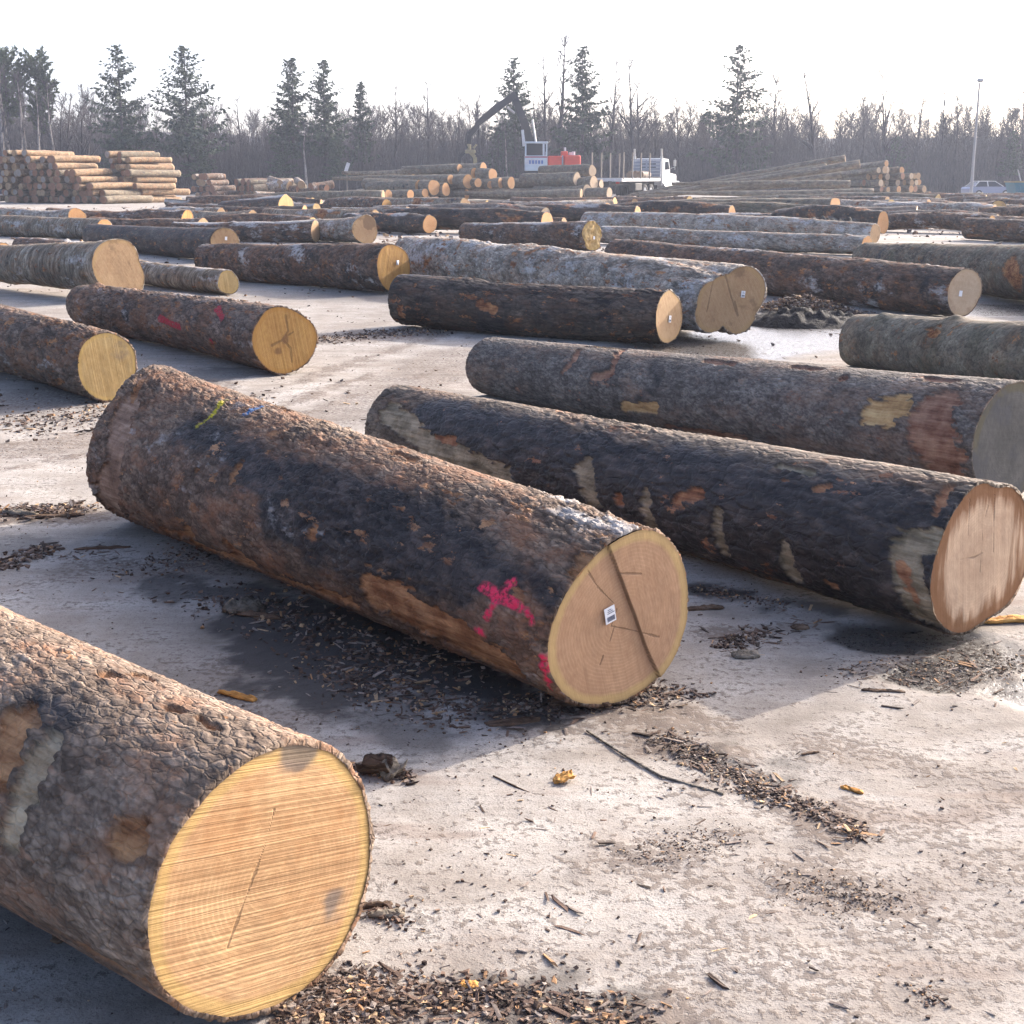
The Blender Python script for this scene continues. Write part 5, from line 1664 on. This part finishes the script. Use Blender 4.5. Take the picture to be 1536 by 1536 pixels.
def conifer(seed, H=16.0, width=2.6, low=.18, gap=.0, pine=False, sprays=15):
    q = np.random.default_rng(seed)
    ks = np.linspace(0, 1, 13)
    pts = np.stack([.10 * np.sin(ks * 4 + seed), .10 * np.cos(ks * 3), ks * H], 1)
    rs = .017 * H * (1 - ks * .93)
    T = tubes(pts[:-1], pts[1:], rs[:-1], rs[1:], 7)
    tris, P0, P1, R0, R1 = [], [], [], [], []
    nb_ = 175 if not pine else 70
    for i in range(nb_):
        t = low + (1 - low) * (i + q.random()) / nb_
        z = t * H
        f = (1 - t) / (1 - low)
        L = width * (f ** .62 if not pine else (math.sin(math.pi * min(1, f * .9 + .12)) ** .6)) * q.uniform(.55, 1.15) + .12
        if q.random() < gap:
            L *= .4
        az = q.uniform(0, 2 * math.pi)
        droop = q.uniform(-.38, -.02) if not pine else q.uniform(.1, .5)
        droop += .35 * t
        h = np.array([math.cos(az), math.sin(az)])
        pr = None
        ns = max(4, int(sprays * L / width))
        for j in range(ns + 1):
            s_ = j / ns
            zz = z + L * (droop * s_ + .22 * s_ ** 3)
            p = np.array([h[0] * L * s_, h[1] * L * s_, zz])
            if pr is not None:
                P0.append(pr)
                P1.append(p)
                R0.append(.035 * (1 - s_) + .012)
                R1.append(.03 * (1 - s_) + .010)
            pr = p
            if s_ < .12:
                continue
            for _ in range(4 if not pine else 6):
                c = p + q.normal(0, .05 + .05 * L * (1 - s_ * .5), 3) * np.array([1, 1, .55])
                a_ = q.uniform(0, 2 * math.pi)
                ln = q.uniform(.3, .62) * (.55 + .45 * f) * (1.25 if pine else 1)
                dr = np.array([math.cos(a_) * .6 + h[0] * .6, math.sin(a_) * .6 + h[1] * .6, q.uniform(-.75, .15) if not pine else q.uniform(-.1, .8)])
                dr = dr / np.linalg.norm(dr)
                sv = np.cross(dr, q.normal(0, 1, 3))
                sv = sv / (np.linalg.norm(sv) + 1e-9) * ln * q.uniform(.22, .42)
                tris.append((c - sv * .6, c + sv * .6, c + dr * ln + sv * .2))
                tris.append((c + dr * ln * .25 - sv, c + dr * ln * .4 + sv, c + dr * ln * 1.1))
    tv = np.array(tris).reshape(-1, 3)
    tf = np.arange(len(tv)).reshape(-1, 3)
    B = tubes(np.array(P0), np.array(P1), np.array(R0), np.array(R1), 3)
    Vc = np.concatenate([tv, B[0]])
    mt = pine_m if pine else needle_m
    mi = np.concatenate([np.zeros(len(tf)), np.ones(len(B[1]))])
    crown = npmesh('needle_crown', Vc, [tf, B[1] + len(tv)], smooth=False, mats=[mt, wood_m], midx=mi)
    trunk = npmesh('conifer_trunk', T[0], [T[1]], mats=[wood_m])
    return trunk, crown


SPR = [conifer(900, width=4.6, gap=.12), conifer(901, width=5.0, gap=.2, low=.28), conifer(902, width=3.5, gap=.2, low=.3), conifer(903, width=3.6, gap=.25, low=.3), conifer(904, width=2.2, low=.3, gap=.3), conifer(905, width=3.5, low=.25, gap=.15)]
PINES = [conifer(910, width=2.6, low=.5, pine=True), conifer(911, width=2.2, low=.45, pine=True)]
for px, top, Y, k, lab in [
        (188, 68, 132, 0, 'first tall spruce from the left, above the left stack'), (287, 69, 133, 1, 'second tall spruce from the left with wide drooping boughs'), (443, 87, 134, 2, 'left one of the paired spruces'), (490, 91, 133, 3, 'right one of the paired spruces'),
        (544, 123, 139, 4, 'small thin spruce right of the paired ones'), (770, 87, 140, 5, 'spruce rising behind the elbow of the loader boom'), (872, 70, 137, 5, 'tall narrow spruce right of the loader'), (1102, 68, 135, 0, 'broad dense spruce right of the truck'),
        (1514, 196, 133, 4, 'short dark conifer by the right edge'), (748, 196, 136, 2, 'low dark conifer left of the loader cab'), (425, 205, 132, 3, 'low dark conifer below the paired spruces, left'), (508, 210, 131, 2, 'low dark conifer below the paired spruces, right'), (300, 200, 131, 3, 'low dark conifer under the second spruce'),
        (1340, 205, 137, 3, 'low dark conifer above the right pile'), (172, 210, 131, 2, 'low dark conifer under the first spruce')]:
    plant('spruce_tree', SPR[k], px, top, Y, 16.0, lab, 'tree', 'spruces along the yard edge', rr.uniform(0, 6.28), wide=1.0 if top < 150 else 1.5)
for px, top, Y, k, lab in [(22, 82, 135, 0, 'bushy pine at the left edge'), (70, 88, 136, 1, 'pine with an open crown second from the left edge'), (-12, 95, 136, 1, 'pine half outside the left edge')]:
    plant('pine_tree', PINES[k], px, top, Y, 16.0, lab, 'tree', 'pines at the left edge', rr.uniform(0, 6.28))

# the wood behind, one mass
LIGHT = []
for k in range(5):
    tr, lm = bare_tree_segments(8.0, 700 + k, spread=.34, n1=20, n2=6, n3=3, start=.12, thick=.62)
    a_ = tubes(*tr, 4)
    b_ = tubes(*lm, 3)
    LIGHT.append((np.concatenate([a_[0], b_[0]]), np.concatenate([a_[1], b_[1] + len(a_[0])])))
rng = np.random.default_rng(55)
VV, FF, nb = [], [], 0
for i in range(560):
    Y = rng.uniform(137, 178)
    px = rng.uniform(-160, 1700)
    H = rng.uniform(4.8, 8.0) * (1 + (Y - 137) / 160)
    if px < 150:
        H *= 1.25
    g = at_depth(px, 280, Y)
    V, F = LIGHT[rng.integers(5)]
    a = rng.uniform(0, 6.28)
    c, s_ = math.cos(a), math.sin(a)
    k = H / 8
    W = np.stack([(V[:, 0] * c - V[:, 1] * s_) * k + g[0], (V[:, 0] * s_ + V[:, 1] * c) * k + g[1], V[:, 2] * k], 1)
    VV.append(W)
    FF.append(F + nb)
    nb += len(W)
# undergrowth stems
n = 30000
Y = rng.uniform(131, 176, n)
px = rng.uniform(-160, 1700, n)
x = (px - 768) / FPX * Y * 1.0
P0 = np.stack([x, Y, np.zeros(n)], 1)
Hh = 1.2 + 5.6 * rng.random(n) ** 1.4
P1 = P0 + np.stack([rng.normal(0, .35, n), rng.normal(0, .35, n), Hh * .55], 1)
P2 = P1 + np.stack([rng.normal(0, .55, n), rng.normal(0, .55, n), Hh * .45], 1)
for A, B, ra, rb in ((P0, P1, .03, .022), (P1, P2, .022, .01)):
    V, F = tubes(A, B, np.full(n, ra) * rng.uniform(.5, 1.4, n), np.full(n, rb), 3)
    VV.append(V)
    FF.append(F + nb)
    nb += len(V)
me = npmesh('far_wood', np.concatenate(VV), [np.concatenate(FF)], mats=[wood_m])
tag(link('far_wood', me), 'leafless wood and undergrowth closing the yard behind the piles', 'wood', kind='stuff')

# low wooded hill behind
hx = np.linspace(-520, 520, 261)
hy = np.linspace(0, 260, 40)
HX, HY = np.meshgrid(hx, hy, indexing='ij')
prof = np.sin(np.clip(HY / 260, 0, 1) * math.pi * .5) ** .8
hp = np.stack([HX.ravel() / 90, HY.ravel() / 90, HX.ravel() * 0], 1)
hh = (11 + 4 * fbm(hp, 4, 90)).reshape(HX.shape) * prof + (1.6 * fbm(hp * 22, 3, 91)).reshape(HX.shape) * prof - .5
hi = np.arange(HX.size).reshape(HX.shape)
F = np.stack([hi[:-1, :-1], hi[1:, :-1], hi[1:, 1:], hi[:-1, 1:]], -1).reshape(-1, 4)
b = NB('wooded_slope')
v = b.coord(False)
hill_m = b.finish(b.ramp(b.noise(v, .35, 6, .7), [(.35, (.035, .030, .030)), (.65, (.10, .085, .08))]), 1.0, b.bump(b.noise(v, .6, 5, .7), 1, 1.5))
ho = link('hills', npmesh('hills', np.stack([HX.ravel(), HY.ravel() + 185, hh.ravel()], 1), [F]), None, hill_m)
tag(ho, kind='structure')

# ------------------------------------------------------------------ vehicles and posts
M_ = {
    'red': paint_mat('loader_red', (0.62, 0.065, 0.035), .45, .22), 'white': paint_mat('truck_white', (0.56, 0.56, 0.57), .4, .35), 'cab': paint_mat('cab_pale_blue', (0.50, 0.56, 0.60), .45, .2),
    'black': paint_mat('boom_black', (0.022, 0.022, 0.026), .5, .25), 'steel': paint_mat('worn_steel', (0.42, 0.42, 0.42), .35, .2, .8), 'glass': paint_mat('dark_glass', (0.02, 0.024, 0.03), .08, .05),
    'tyre': paint_mat('tyre_rubber', (0.02, 0.02, 0.021), .85, .3), 'chassis': paint_mat('chassis_dark', (0.035, 0.033, 0.035), .6, .3), 'deck': paint_mat('deck_planks', (0.20, 0.17, 0.14), .8, .4),
    'slat': paint_mat('headboard_grey', (0.30, 0.32, 0.36), .5, .25), 'teal': paint_mat('skip_teal', (0.035, 0.16, 0.21), .5, .25), 'concrete': paint_mat('post_concrete', (0.30, 0.29, 0.285), .8, .15),
    'blue': paint_mat('lettering_blue', (0.10, 0.16, 0.36), .5, .1), 'yellow': paint_mat('grapple_yellow', (0.24, 0.20, 0.10), .5, .45), 'car': paint_mat('car_silver_blue', (0.24, 0.27, 0.37), .25, .08, .3), 'maroon': paint_mat('stripe_maroon', (0.30, 0.05, 0.06), .5, .1),
    'lamp': paint_mat('lamp_red', (0.4, 0.03, 0.02), .4, .1),
}
# log loader; local x to the right of the picture
LY = 118.0
g = at_depth(818, 280, LY)
ld = empty('log_loader', (g[0], LY, 0), 0)
tag(ld, 'red and white log loader with a black knuckle boom reaching over the centre heaps', 'log loader')
pxm = FPX / (LY * CP)


def lx_(px):
    return (at_depth(px, 280, LY)[0] - g[0])


def lz_(py):
    return at_depth(818, py, LY)[2]


for y0 in (-1.5, 1.0):
    m = MB()
    pr = [(-2.2, .12), (-2.5, .5), (-2.3, .85), (2.3, .85), (2.5, .5), (2.2, .12)]
    m.prism(pr, y0, y0 + .55)
    for k in range(18):
        m.box((-2.1 + k * .247, y0 + .275, .06), (.16, .6, .10))
    tr = m.build('track', M_['tyre'], ld)
    w = MB()
    for k in range(6):
        w.tube((-1.9 + k * .76, y0 - .02, .48), (-1.9 + k * .76, y0 + .57, .48), .27, n=14)
    w.build('track_roller', M_['steel'], tr)
MB().box((0, 0, 1.1), (3.6, 2.0, .6), bev=.05).box((0, 0, 1.55), (1.9, 1.9, .4), bev=.05).box((.3, 0, 1.86), (4.6, 2.3, .22), bev=.04).build('undercarriage', M_['chassis'], ld)
x0, x1 = lx_(821), lx_(870)
zt, zb = lz_(233), 1.97
xm = lx_(843)
m = MB()
m.box(((x0 + xm) / 2, 0, (zb + lz_(234)) / 2), (xm - x0 - .06, 2.3, lz_(234) - zb), bev=.08)
m.box(((xm + x1) / 2 + .05, 0, (zb + zt) / 2), (x1 - xm - .1, 2.45, zt - zb), bev=.10)
m.box((xm + .15, -.3, zt + .10), (.55, .8, .45), bev=.06)
m.build('engine_housing', M_['red'], ld)
MB().tube((xm + .2, -.5, zt + .2), (xm + .2, -.5, zt + .62), .09).tube((xm + .9, -.6, zt - .02), (xm + .9, -.6, zt + .30), .14).box((xm + .8, .3, zt + .12), (.5, .5, .25), bev=.04).build('exhaust_stack', M_['white'], ld, False)
MB().box((xm - .02, -1.2, (zb + zt) / 2), (.10, .12, zt - zb - .05)).build('ladder_rail', M_['slat'], ld)
# cab
c0, c1 = lx_(787), lx_(820.5)
zb2, zt2 = 2.05, lz_(215)
wm_ = lz_(233.5)
cab = MB().box(((c0 + c1) / 2, -.2, (zb2 + wm_) / 2), (c1 - c0, 1.7, wm_ - zb2), bev=.05)
for xx in (c0 + .07, c1 - .30, c1 - .07):
    for yy in (-.98, .58):
        cab.box((xx, yy, (wm_ + zt2) / 2), (.12, .12, zt2 - wm_))
cab.box(((c0 + c1) / 2, -.2, zt2 + .05), (c1 - c0 + .12, 1.84, .14), bev=.04)
cab.build('cab', M_['cab'], ld)
MB().box(((c0 + c1 - .36) / 2, -.98, (wm_ + zt2) / 2), (c1 - c0 - .56, .03, zt2 - wm_ - .08)).build('window', M_['glass'], ld)
MB().box((c1 - .185, -.98, (wm_ + zt2) / 2 + .1), (.10, .03, (zt2 - wm_) * .6)).build('window', M_['glass'], ld)
MB().box((c0 + .03, -.2, (wm_ + zt2) / 2), (.03, 1.3, zt2 - wm_ - .08)).build('window', M_['glass'], ld)
MB().box(((c0 + c1) / 2, -1.065, wm_ - .12), (c1 - c0 - .05, .02, .10)).build('stripe', M_['maroon'], ld)
m = MB()
for k, w_ in enumerate([.16, .2, .14, .18, .16]):
    m.box((c0 + .42 + k * .25, -1.065, wm_ - .52), (w_, .02, .28))
m.build('lettering', M_['blue'], ld)
MB().box(((c0 + c1) / 2 - .2, -1.058, wm_ - .5), (1.5, .012, .42)).build('name_plate', M_['white'], ld)
# boom
e = Vector((lx_(771), .1, lz_(144)))
b0 = Vector((lx_(797), .1, lz_(212)))
w = Vector((lx_(713), .1, lz_(190)))
MB().beam((b0.x + .1, .1, 1.9), b0, .9, .8, .6, .6, up=(0, 1, 0)).build('boom_mast', M_['black'], ld)
MB().beam(b0 + Vector((0, 0, -.3)), b0 + (e - b0) * .5, .6, .75, .65, 1.1, up=(0, 1, 0)).beam(b0 + (e - b0) * .5, e, .65, 1.1, .5, .8, up=(0, 1, 0)).tube(e + Vector((0, -.4, 0)), e + Vector((0, .4, 0)), .32, n=16).build('main_boom', M_['black'], ld)
k1 = e + (w - e) * .5 + Vector((0, 0, .12))
MB().beam(e + Vector((.15, 0, .12)), k1, .5, .8, .6, 1.35, up=(0, 1, 0)).beam(k1, w + Vector((.1, 0, .1)), .6, 1.35, .4, .65, up=(0, 1, 0)).build('stick_boom', M_['black'], ld)
t0 = w + Vector((-.1, 0, 0))
tip = Vector((lx_(705), .1, lz_(203)))
MB().beam(w + Vector((.25, 0, .12)), tip, .45, .65, .4, .5, up=(0, 1, 0)).beam(tip, Vector((lx_(704), .1, lz_(216))), .4, .48, .35, .42, up=(0, 1, 0)).build('stick_tip', M_['black'], ld)
for dy in (-.42, .55):
    c = MB().tube(b0 + Vector((-.75, dy, -.4)), b0 + (e - b0) * .34 + Vector((-.35, dy, 0)), .10).build('cylinder', M_['black'], ld)
    MB().tube(b0 + (e - b0) * .34 + Vector((-.35, dy, 0)), b0 + (e - b0) * .55 + Vector((-.2, dy, 0)), .065).build('piston_rod', M_['steel'], c)
c = MB().tube(b0 + Vector((-.75, -.5, .9)), b0 + Vector((-.62, -.5, -.4)), .12).build('cylinder', M_['white'], ld)
c = MB().tube(b0 + Vector((.35, -.5, -.1)), b0 + Vector((.05, -.5, 1.7)), .10).build('cylinder', M_['steel'], ld)
c = MB().tube(b0 + (e - b0) * .62 + Vector((-.5, -.45, 0)), e + (w - e) * .18 + Vector((0, -.45, -.45)), .09).build('cylinder', M_['steel'], ld)
gr0 = Vector((lx_(704), .1, lz_(216)))
gp_ = MB().tube(gr0 + Vector((0, 0, .05)), gr0 + Vector((0, 0, -.45)), .17, n=14).box(gr0 + Vector((.1, 0, -.6)), (.85, .5, .3), bev=.05).tube(gr0 + Vector((.35, 0, -.35)), gr0 + Vector((.62, 0, -.02)), .08).build('grapple_head', M_['yellow'], ld)
for sgn in (-1, 1):
    m = MB()
    pr = [(sgn * .25, -.65), (sgn * .62, -1.05), (sgn * .66, -1.5), (sgn * .35, -2.0), (sgn * .10, -2.2)]
    for a_, b_ in zip(pr[:-1], pr[1:]):
        m.beam(gr0 + Vector((a_[0] - .15, 0, a_[1])), gr0 + Vector((b_[0] - .15, 0, b_[1])), .3, .24, .30, .2, up=(0, 1, 0))
    m.build('grapple_claw', M_['black'] if sgn < 0 else M_['yellow'], gp_)
m = MB()
pts = [w + Vector((0, -.2, .1)), Vector((lx_(701), -.2, lz_(200))), Vector((lx_(698), -.2, lz_(215))), gr0 + Vector((-.1, -.2, -.3))]
for a_, b_ in zip(pts[:-1], pts[1:]):
    m.tube(a_, b_, .05, n=8)
m.build('hydraulic_hose', M_['black'], ld)

# logging truck, heading right and away
TY = 106.0
g = at_depth(908, 280, TY)
tk = empty('logging_truck', (g[0], TY - .6, 0), R_(62))
tk.scale = (1.02, 1.02, 1.02)
tag(tk, 'white logging truck with an empty flatbed and upright stakes seen from behind', 'truck')
# local x forward, y left; right side (y<0) faces the camera
BL = 7.4
MB().box((BL / 2, 0, 1.42), (BL, 2.44, .14), bev=.02).build('flatbed', M_['deck'], tk)
MB().box((BL / 2, -1.235, 1.36), (BL, .05, .24)).box((BL / 2, 1.235, 1.36), (BL, .05, .24)).box((-.03, 0, 1.36), (.05, 2.44, .24)).build('bed_rail', M_['white'], tk)
MB().box((BL / 2 + .6, -.42, 1.12), (BL + 2, .10, .32)).box((BL / 2 + .6, .42, 1.12), (BL + 2, .10, .32)).box((.8, 0, 1.1), (.2, 1.0, .3)).box((3.3, -.95, .85), (1.3, .5, .55), bev=.05).build('chassis', M_['chassis'], tk)
for x_ in (.25, 1.9, 3.5, 5.2):
    for y_ in (-1.25, 1.25):
        MB().box((x_, y_, 2.35), (.09, .09, 1.9)).build('stake', M_['deck'], tk)
m = MB()
for k in range(5):
    m.box((BL + .10, 0, 1.68 + k * .24), (.07, 2.4, .17))
m.box((BL + .16, -1.16, 2.15), (.08, .10, 1.3)).box((BL + .16, 1.16, 2.15), (.08, .10, 1.3)).box((BL + .16, 0, 2.15), (.08, .10, 1.3)).box((BL + .12, 0, 2.84), (.12, 2.46, .08))
m.build('headboard', M_['slat'], tk)
for x_, dual in ((4.75, 1), (5.95, 1), (11.3, 0)):
    for sgn in (-1, 1):
        wh = empty('wheel', (x_, sgn * .98, .53))
        wh.parent = tk
        m = MB()
        n = 28
        prof_ = [(.30, -.15), (.46, -.15), (.53, -.10), (.53, .10), (.46, .15), (.30, .15)]
        ng = len(prof_)
        vs = [(r * math.cos(2 * math.pi * k / n), y_ + 0, r * math.sin(2 * math.pi * k / n)) for k in range(n) for r, y_ in prof_]
        fs = [(k * ng + j, k * ng + j + 1, ((k + 1) % n) * ng + j + 1, ((k + 1) % n) * ng + j) for k in range(n) for j in range(ng - 1)]
        m.add(vs, fs)
        if dual:
            m.add([(a_, b_ - sgn * .34, c_) for a_, b_, c_ in vs], fs)
        m.build('tyre', M_['tyre'], wh, True)
        rm = MB().tube((0, sgn * .02, 0), (0, sgn * .10, 0), .31, .30, n=24).tube((0, sgn * .10, 0), (0, sgn * .20, 0), .14, .11, n=16)
        for k in range(10):
            a_ = 2 * math.pi * k / 10
            rm.tube((.22 * math.cos(a_), sgn * .09, .22 * math.sin(a_)), (.22 * math.cos(a_), sgn * .13, .22 * math.sin(a_)), .02, n=6)
        rm.build('rim', M_['white'], wh)
MB().prism([(8.0, .9), (8.0, 2.85), (8.25, 2.95), (9.35, 2.9), (9.7, 2.1), (9.7, .9)], -1.1, 1.1).build('cab', M_['white'], tk)
MB().prism([(9.7, .8), (9.7, 1.95), (11.9, 1.75), (12.05, 1.6), (12.05, .8)], -.72, .72).build('hood', M_['white'], tk)
m = MB()
for sgn in (-1, 1):
    m.prism([(10.7, .75), (10.8, 1.15), (11.3, 1.25), (11.8, 1.12), (11.9, .75), (11.75, .75), (11.65, 1.0), (11.3, 1.1), (10.95, 1.0), (10.85, .75)], sgn * 1.2, sgn * .75)
m.box((12.15, 0, .75), (.2, 2.4, .35), bev=.04)
m.build('fender', M_['white'], tk)
MB().prism([(8.65, 2.1), (8.65, 2.7), (9.25, 2.7), (9.5, 2.15)], -1.13, -1.105).build('window', M_['glass'], tk)
MB().prism([(8.65, 2.1), (8.65, 2.7), (9.25, 2.7), (9.5, 2.15)], 1.105, 1.13).build('window', M_['glass'], tk)
MB().box((7.985, 0, 2.5), (.02, 1.2, .5)).build('window', M_['glass'], tk)
for sgn in (-1, 1):
    MB().tube((7.85, sgn * 1.12, 1.0), (7.85, sgn * 1.12, 3.1), .11).tube((7.85, sgn * 1.12, 3.1), (7.78, sgn * 1.12, 3.65), .075).build('exhaust_stack', M_['steel'], tk)
    MB().tube((9.8, sgn * 1.1, 2.2), (9.9, sgn * 1.42, 2.3), .02).tube((9.9, sgn * 1.42, 2.1), (9.9, sgn * 1.42, 2.95), .02).box((9.88, sgn * 1.42, 2.6), (.08, .20, .45), bev=.02).build('mirror', M_['steel'], tk)
    MB().tube((8.2, sgn * 1.0, .85), (9.7, sgn * 1.0, .85), .32, n=20).build('fuel_tank', M_['steel'], tk)
    MB().box((-.05, sgn * .95, 1.15), (.06, .28, .12), bev=.02).build('tail_lamp', M_['lamp'], tk)
    MB().box((6.9, sgn * .9, .65), (.03, .6, .6)).build('mud_flap', M_['tyre'], tk)
for k, (x_, y_, lab) in enumerate([(6.0, -.7, 'short pale log lying on the truck bed, near side'), (6.1, -.1, 'short pale log lying in the middle of the truck bed'), (5.9, .5, 'short log at the far side of the truck bed')]):
    p = tk.matrix_basis @ Vector((x_, y_, 1.80))
    drop('stub_b', tuple(tk.location + Matrix.Rotation(R_(62), 3, 'Z') @ Vector((x_ - 1.2 + .4 * k, y_, 1.50 + .27))), (math.cos(R_(62)), math.sin(R_(62))), 1.0, k, lab, 'short logs on the truck bed', lx=.7)

# car behind the poles
g = at_depth(1481, 280, 116)
car = empty('parked_car', (g[0], 116, 0), R_(12))
car.scale = (.9, .9, .86)
tag(car, 'silver blue car parked beside the lamp post at the far right', 'car')
MB().prism([(-2.1, .35), (-2.15, .75), (-2.0, .92), (-1.0, .95), (1.1, .95), (2.0, .82), (2.15, .6), (2.1, .35)], -.85, .85).build('body', M_['car'], car)
MB().add([(-1.75, -.8, .955), (1.15, -.8, .955), (1.15, .8, .955), (-1.75, .8, .955), (-1.2, -.62, 1.42), (.35, -.62, 1.42), (.35, .62, 1.42), (-1.2, .62, 1.42)], [(0, 1, 5, 4), (1, 2, 6, 5), (2, 3, 7, 6), (3, 0, 4, 7)]).build('window', M_['glass'], car)
MB().box((-.42, 0, 1.445), (1.62, 1.28, .05), bev=.02).beam((-1.72, -.80, .97), (-1.2, -.63, 1.44), .07, .06).beam((-.4, -.80, .97), (-.4, -.63, 1.44), .07, .06).beam((1.12, -.80, .97), (.36, -.63, 1.44), .07, .06).beam((1.12, .80, .97), (.36, .63, 1.44), .07, .06).beam((-1.72, .80, .97), (-1.2, .63, 1.44), .07, .06).build('roof', M_['white'], car)  # white roof colour paints in the glare on the silver blue car
for x_ in (-1.3, 1.35):
    for sgn in (-1, 1):
        wh = MB().tube((x_, sgn * .70, .32), (x_, sgn * .90, .32), .32, n=20).build('wheel', M_['tyre'], car)
        MB().tube((x_, sgn * .89, .32), (x_, sgn * .915, .32), .19, n=16).build('rim', M_['steel'], wh)
for sgn in (-1, 1):
    MB().box((2.08, sgn * .6, .68), (.08, .3, .14), bev=.02).build('headlight', M_['white'], car)

# teal skip at the right edge
g = at_depth(1546, 280, 100)
sk = empty('waste_skip', (g[0], 100, 0), 0)
tag(sk, 'teal steel skip at the right edge with a pole leaning in it', 'skip')
m = MB()
m.add([(-1.2, -.8, .1), (1.2, -.8, .1), (1.2, .8, .1), (-1.2, .8, .1), (-1.5, -1, 1.25), (1.5, -1, 1.25), (1.5, 1, 1.25), (-1.5, 1, 1.25)], [(0, 1, 5, 4), (1, 2, 6, 5), (2, 3, 7, 6), (3, 0, 4, 7), (0, 3, 2, 1)])
for x_ in (-1.1, -.4, .4, 1.1):
    m.box((x_, -.97, .72), (.08, .10, 1.0), Matrix.Rotation(-.17, 3, 'X'))
m.build('bin', M_['teal'], sk)
MB().box((0, -1.02, 1.27), (3.1, .08, .10)).box((0, 1.02, 1.27), (3.1, .08, .10)).box((-1.52, 0, 1.27), (.08, 2.1, .10)).box((1.52, 0, 1.27), (.08, 2.1, .10)).build('rim', M_['yellow'], sk)
tag(MB().tube((g[0] - .6, 99.6, .5), (g[0] - 1.0, 100, 2.1), .05, .04).build('wooden_pole', M_['concrete'], None), 'pale pole leaning out of the teal skip', 'pole')

# lamp post
Yp = 112.0
g = at_depth(1457, 284, Yp)
zt = at_depth(1464, 120, Yp)[2]
lp = empty('lamp_post', (g[0], Yp, 0), 0)
tag(lp, 'tall pale lamp post right of the right pile', 'lamp post')
MB().tube((0, 0, 0), (0, 0, zt - .2), .13, .075, n=14).tube((0, 0, 0), (0, 0, .25), .30, .26, n=14).build('pole', M_['concrete'], lp, False)
MB().box((.05, 0, zt), (.46, .36, .24), bev=.06).build('lamp_head', M_['slat'], lp)
MB().box((.05, 0, zt - .14), (.36, .28, .04)).build('lamp_lens', M_['glass'], lp)

# white notice board by the wood
Yb = 122.0
g = at_depth(521, 280, Yb)
nb_ = empty('notice_board', (g[0], Yb, 0), R_(18))
tag(nb_, 'small white board standing at the edge of the wood left of the centre heaps', 'board')
MB().box((0, 0, 2.3), (.30, .04, .95), Matrix.Rotation(R_(20), 3, 'Y')).build('panel', M_['white'], nb_)
MB().box((0, .06, 1.1), (.08, .08, 2.2)).build('post', M_['deck'], nb_)

# ------------------------------------------------------------------ air
b = NB('yard_haze')
b.t.nodes.remove(b.bsdf)
vol = b.t.nodes.new('ShaderNodeVolumePrincipled')
vol.inputs['Color'].default_value = (.74, .82, 1.0, 1)
vol.inputs['Density'].default_value = .00055
vol.inputs['Anisotropy'].default_value = .3
b.t.links.new(vol.outputs[0], b.out.inputs['Volume'])
hz = MB().box((0, 225, 12), (1100, 500, 27)).build('haze', b.m)
tag(hz, kind='stuff')
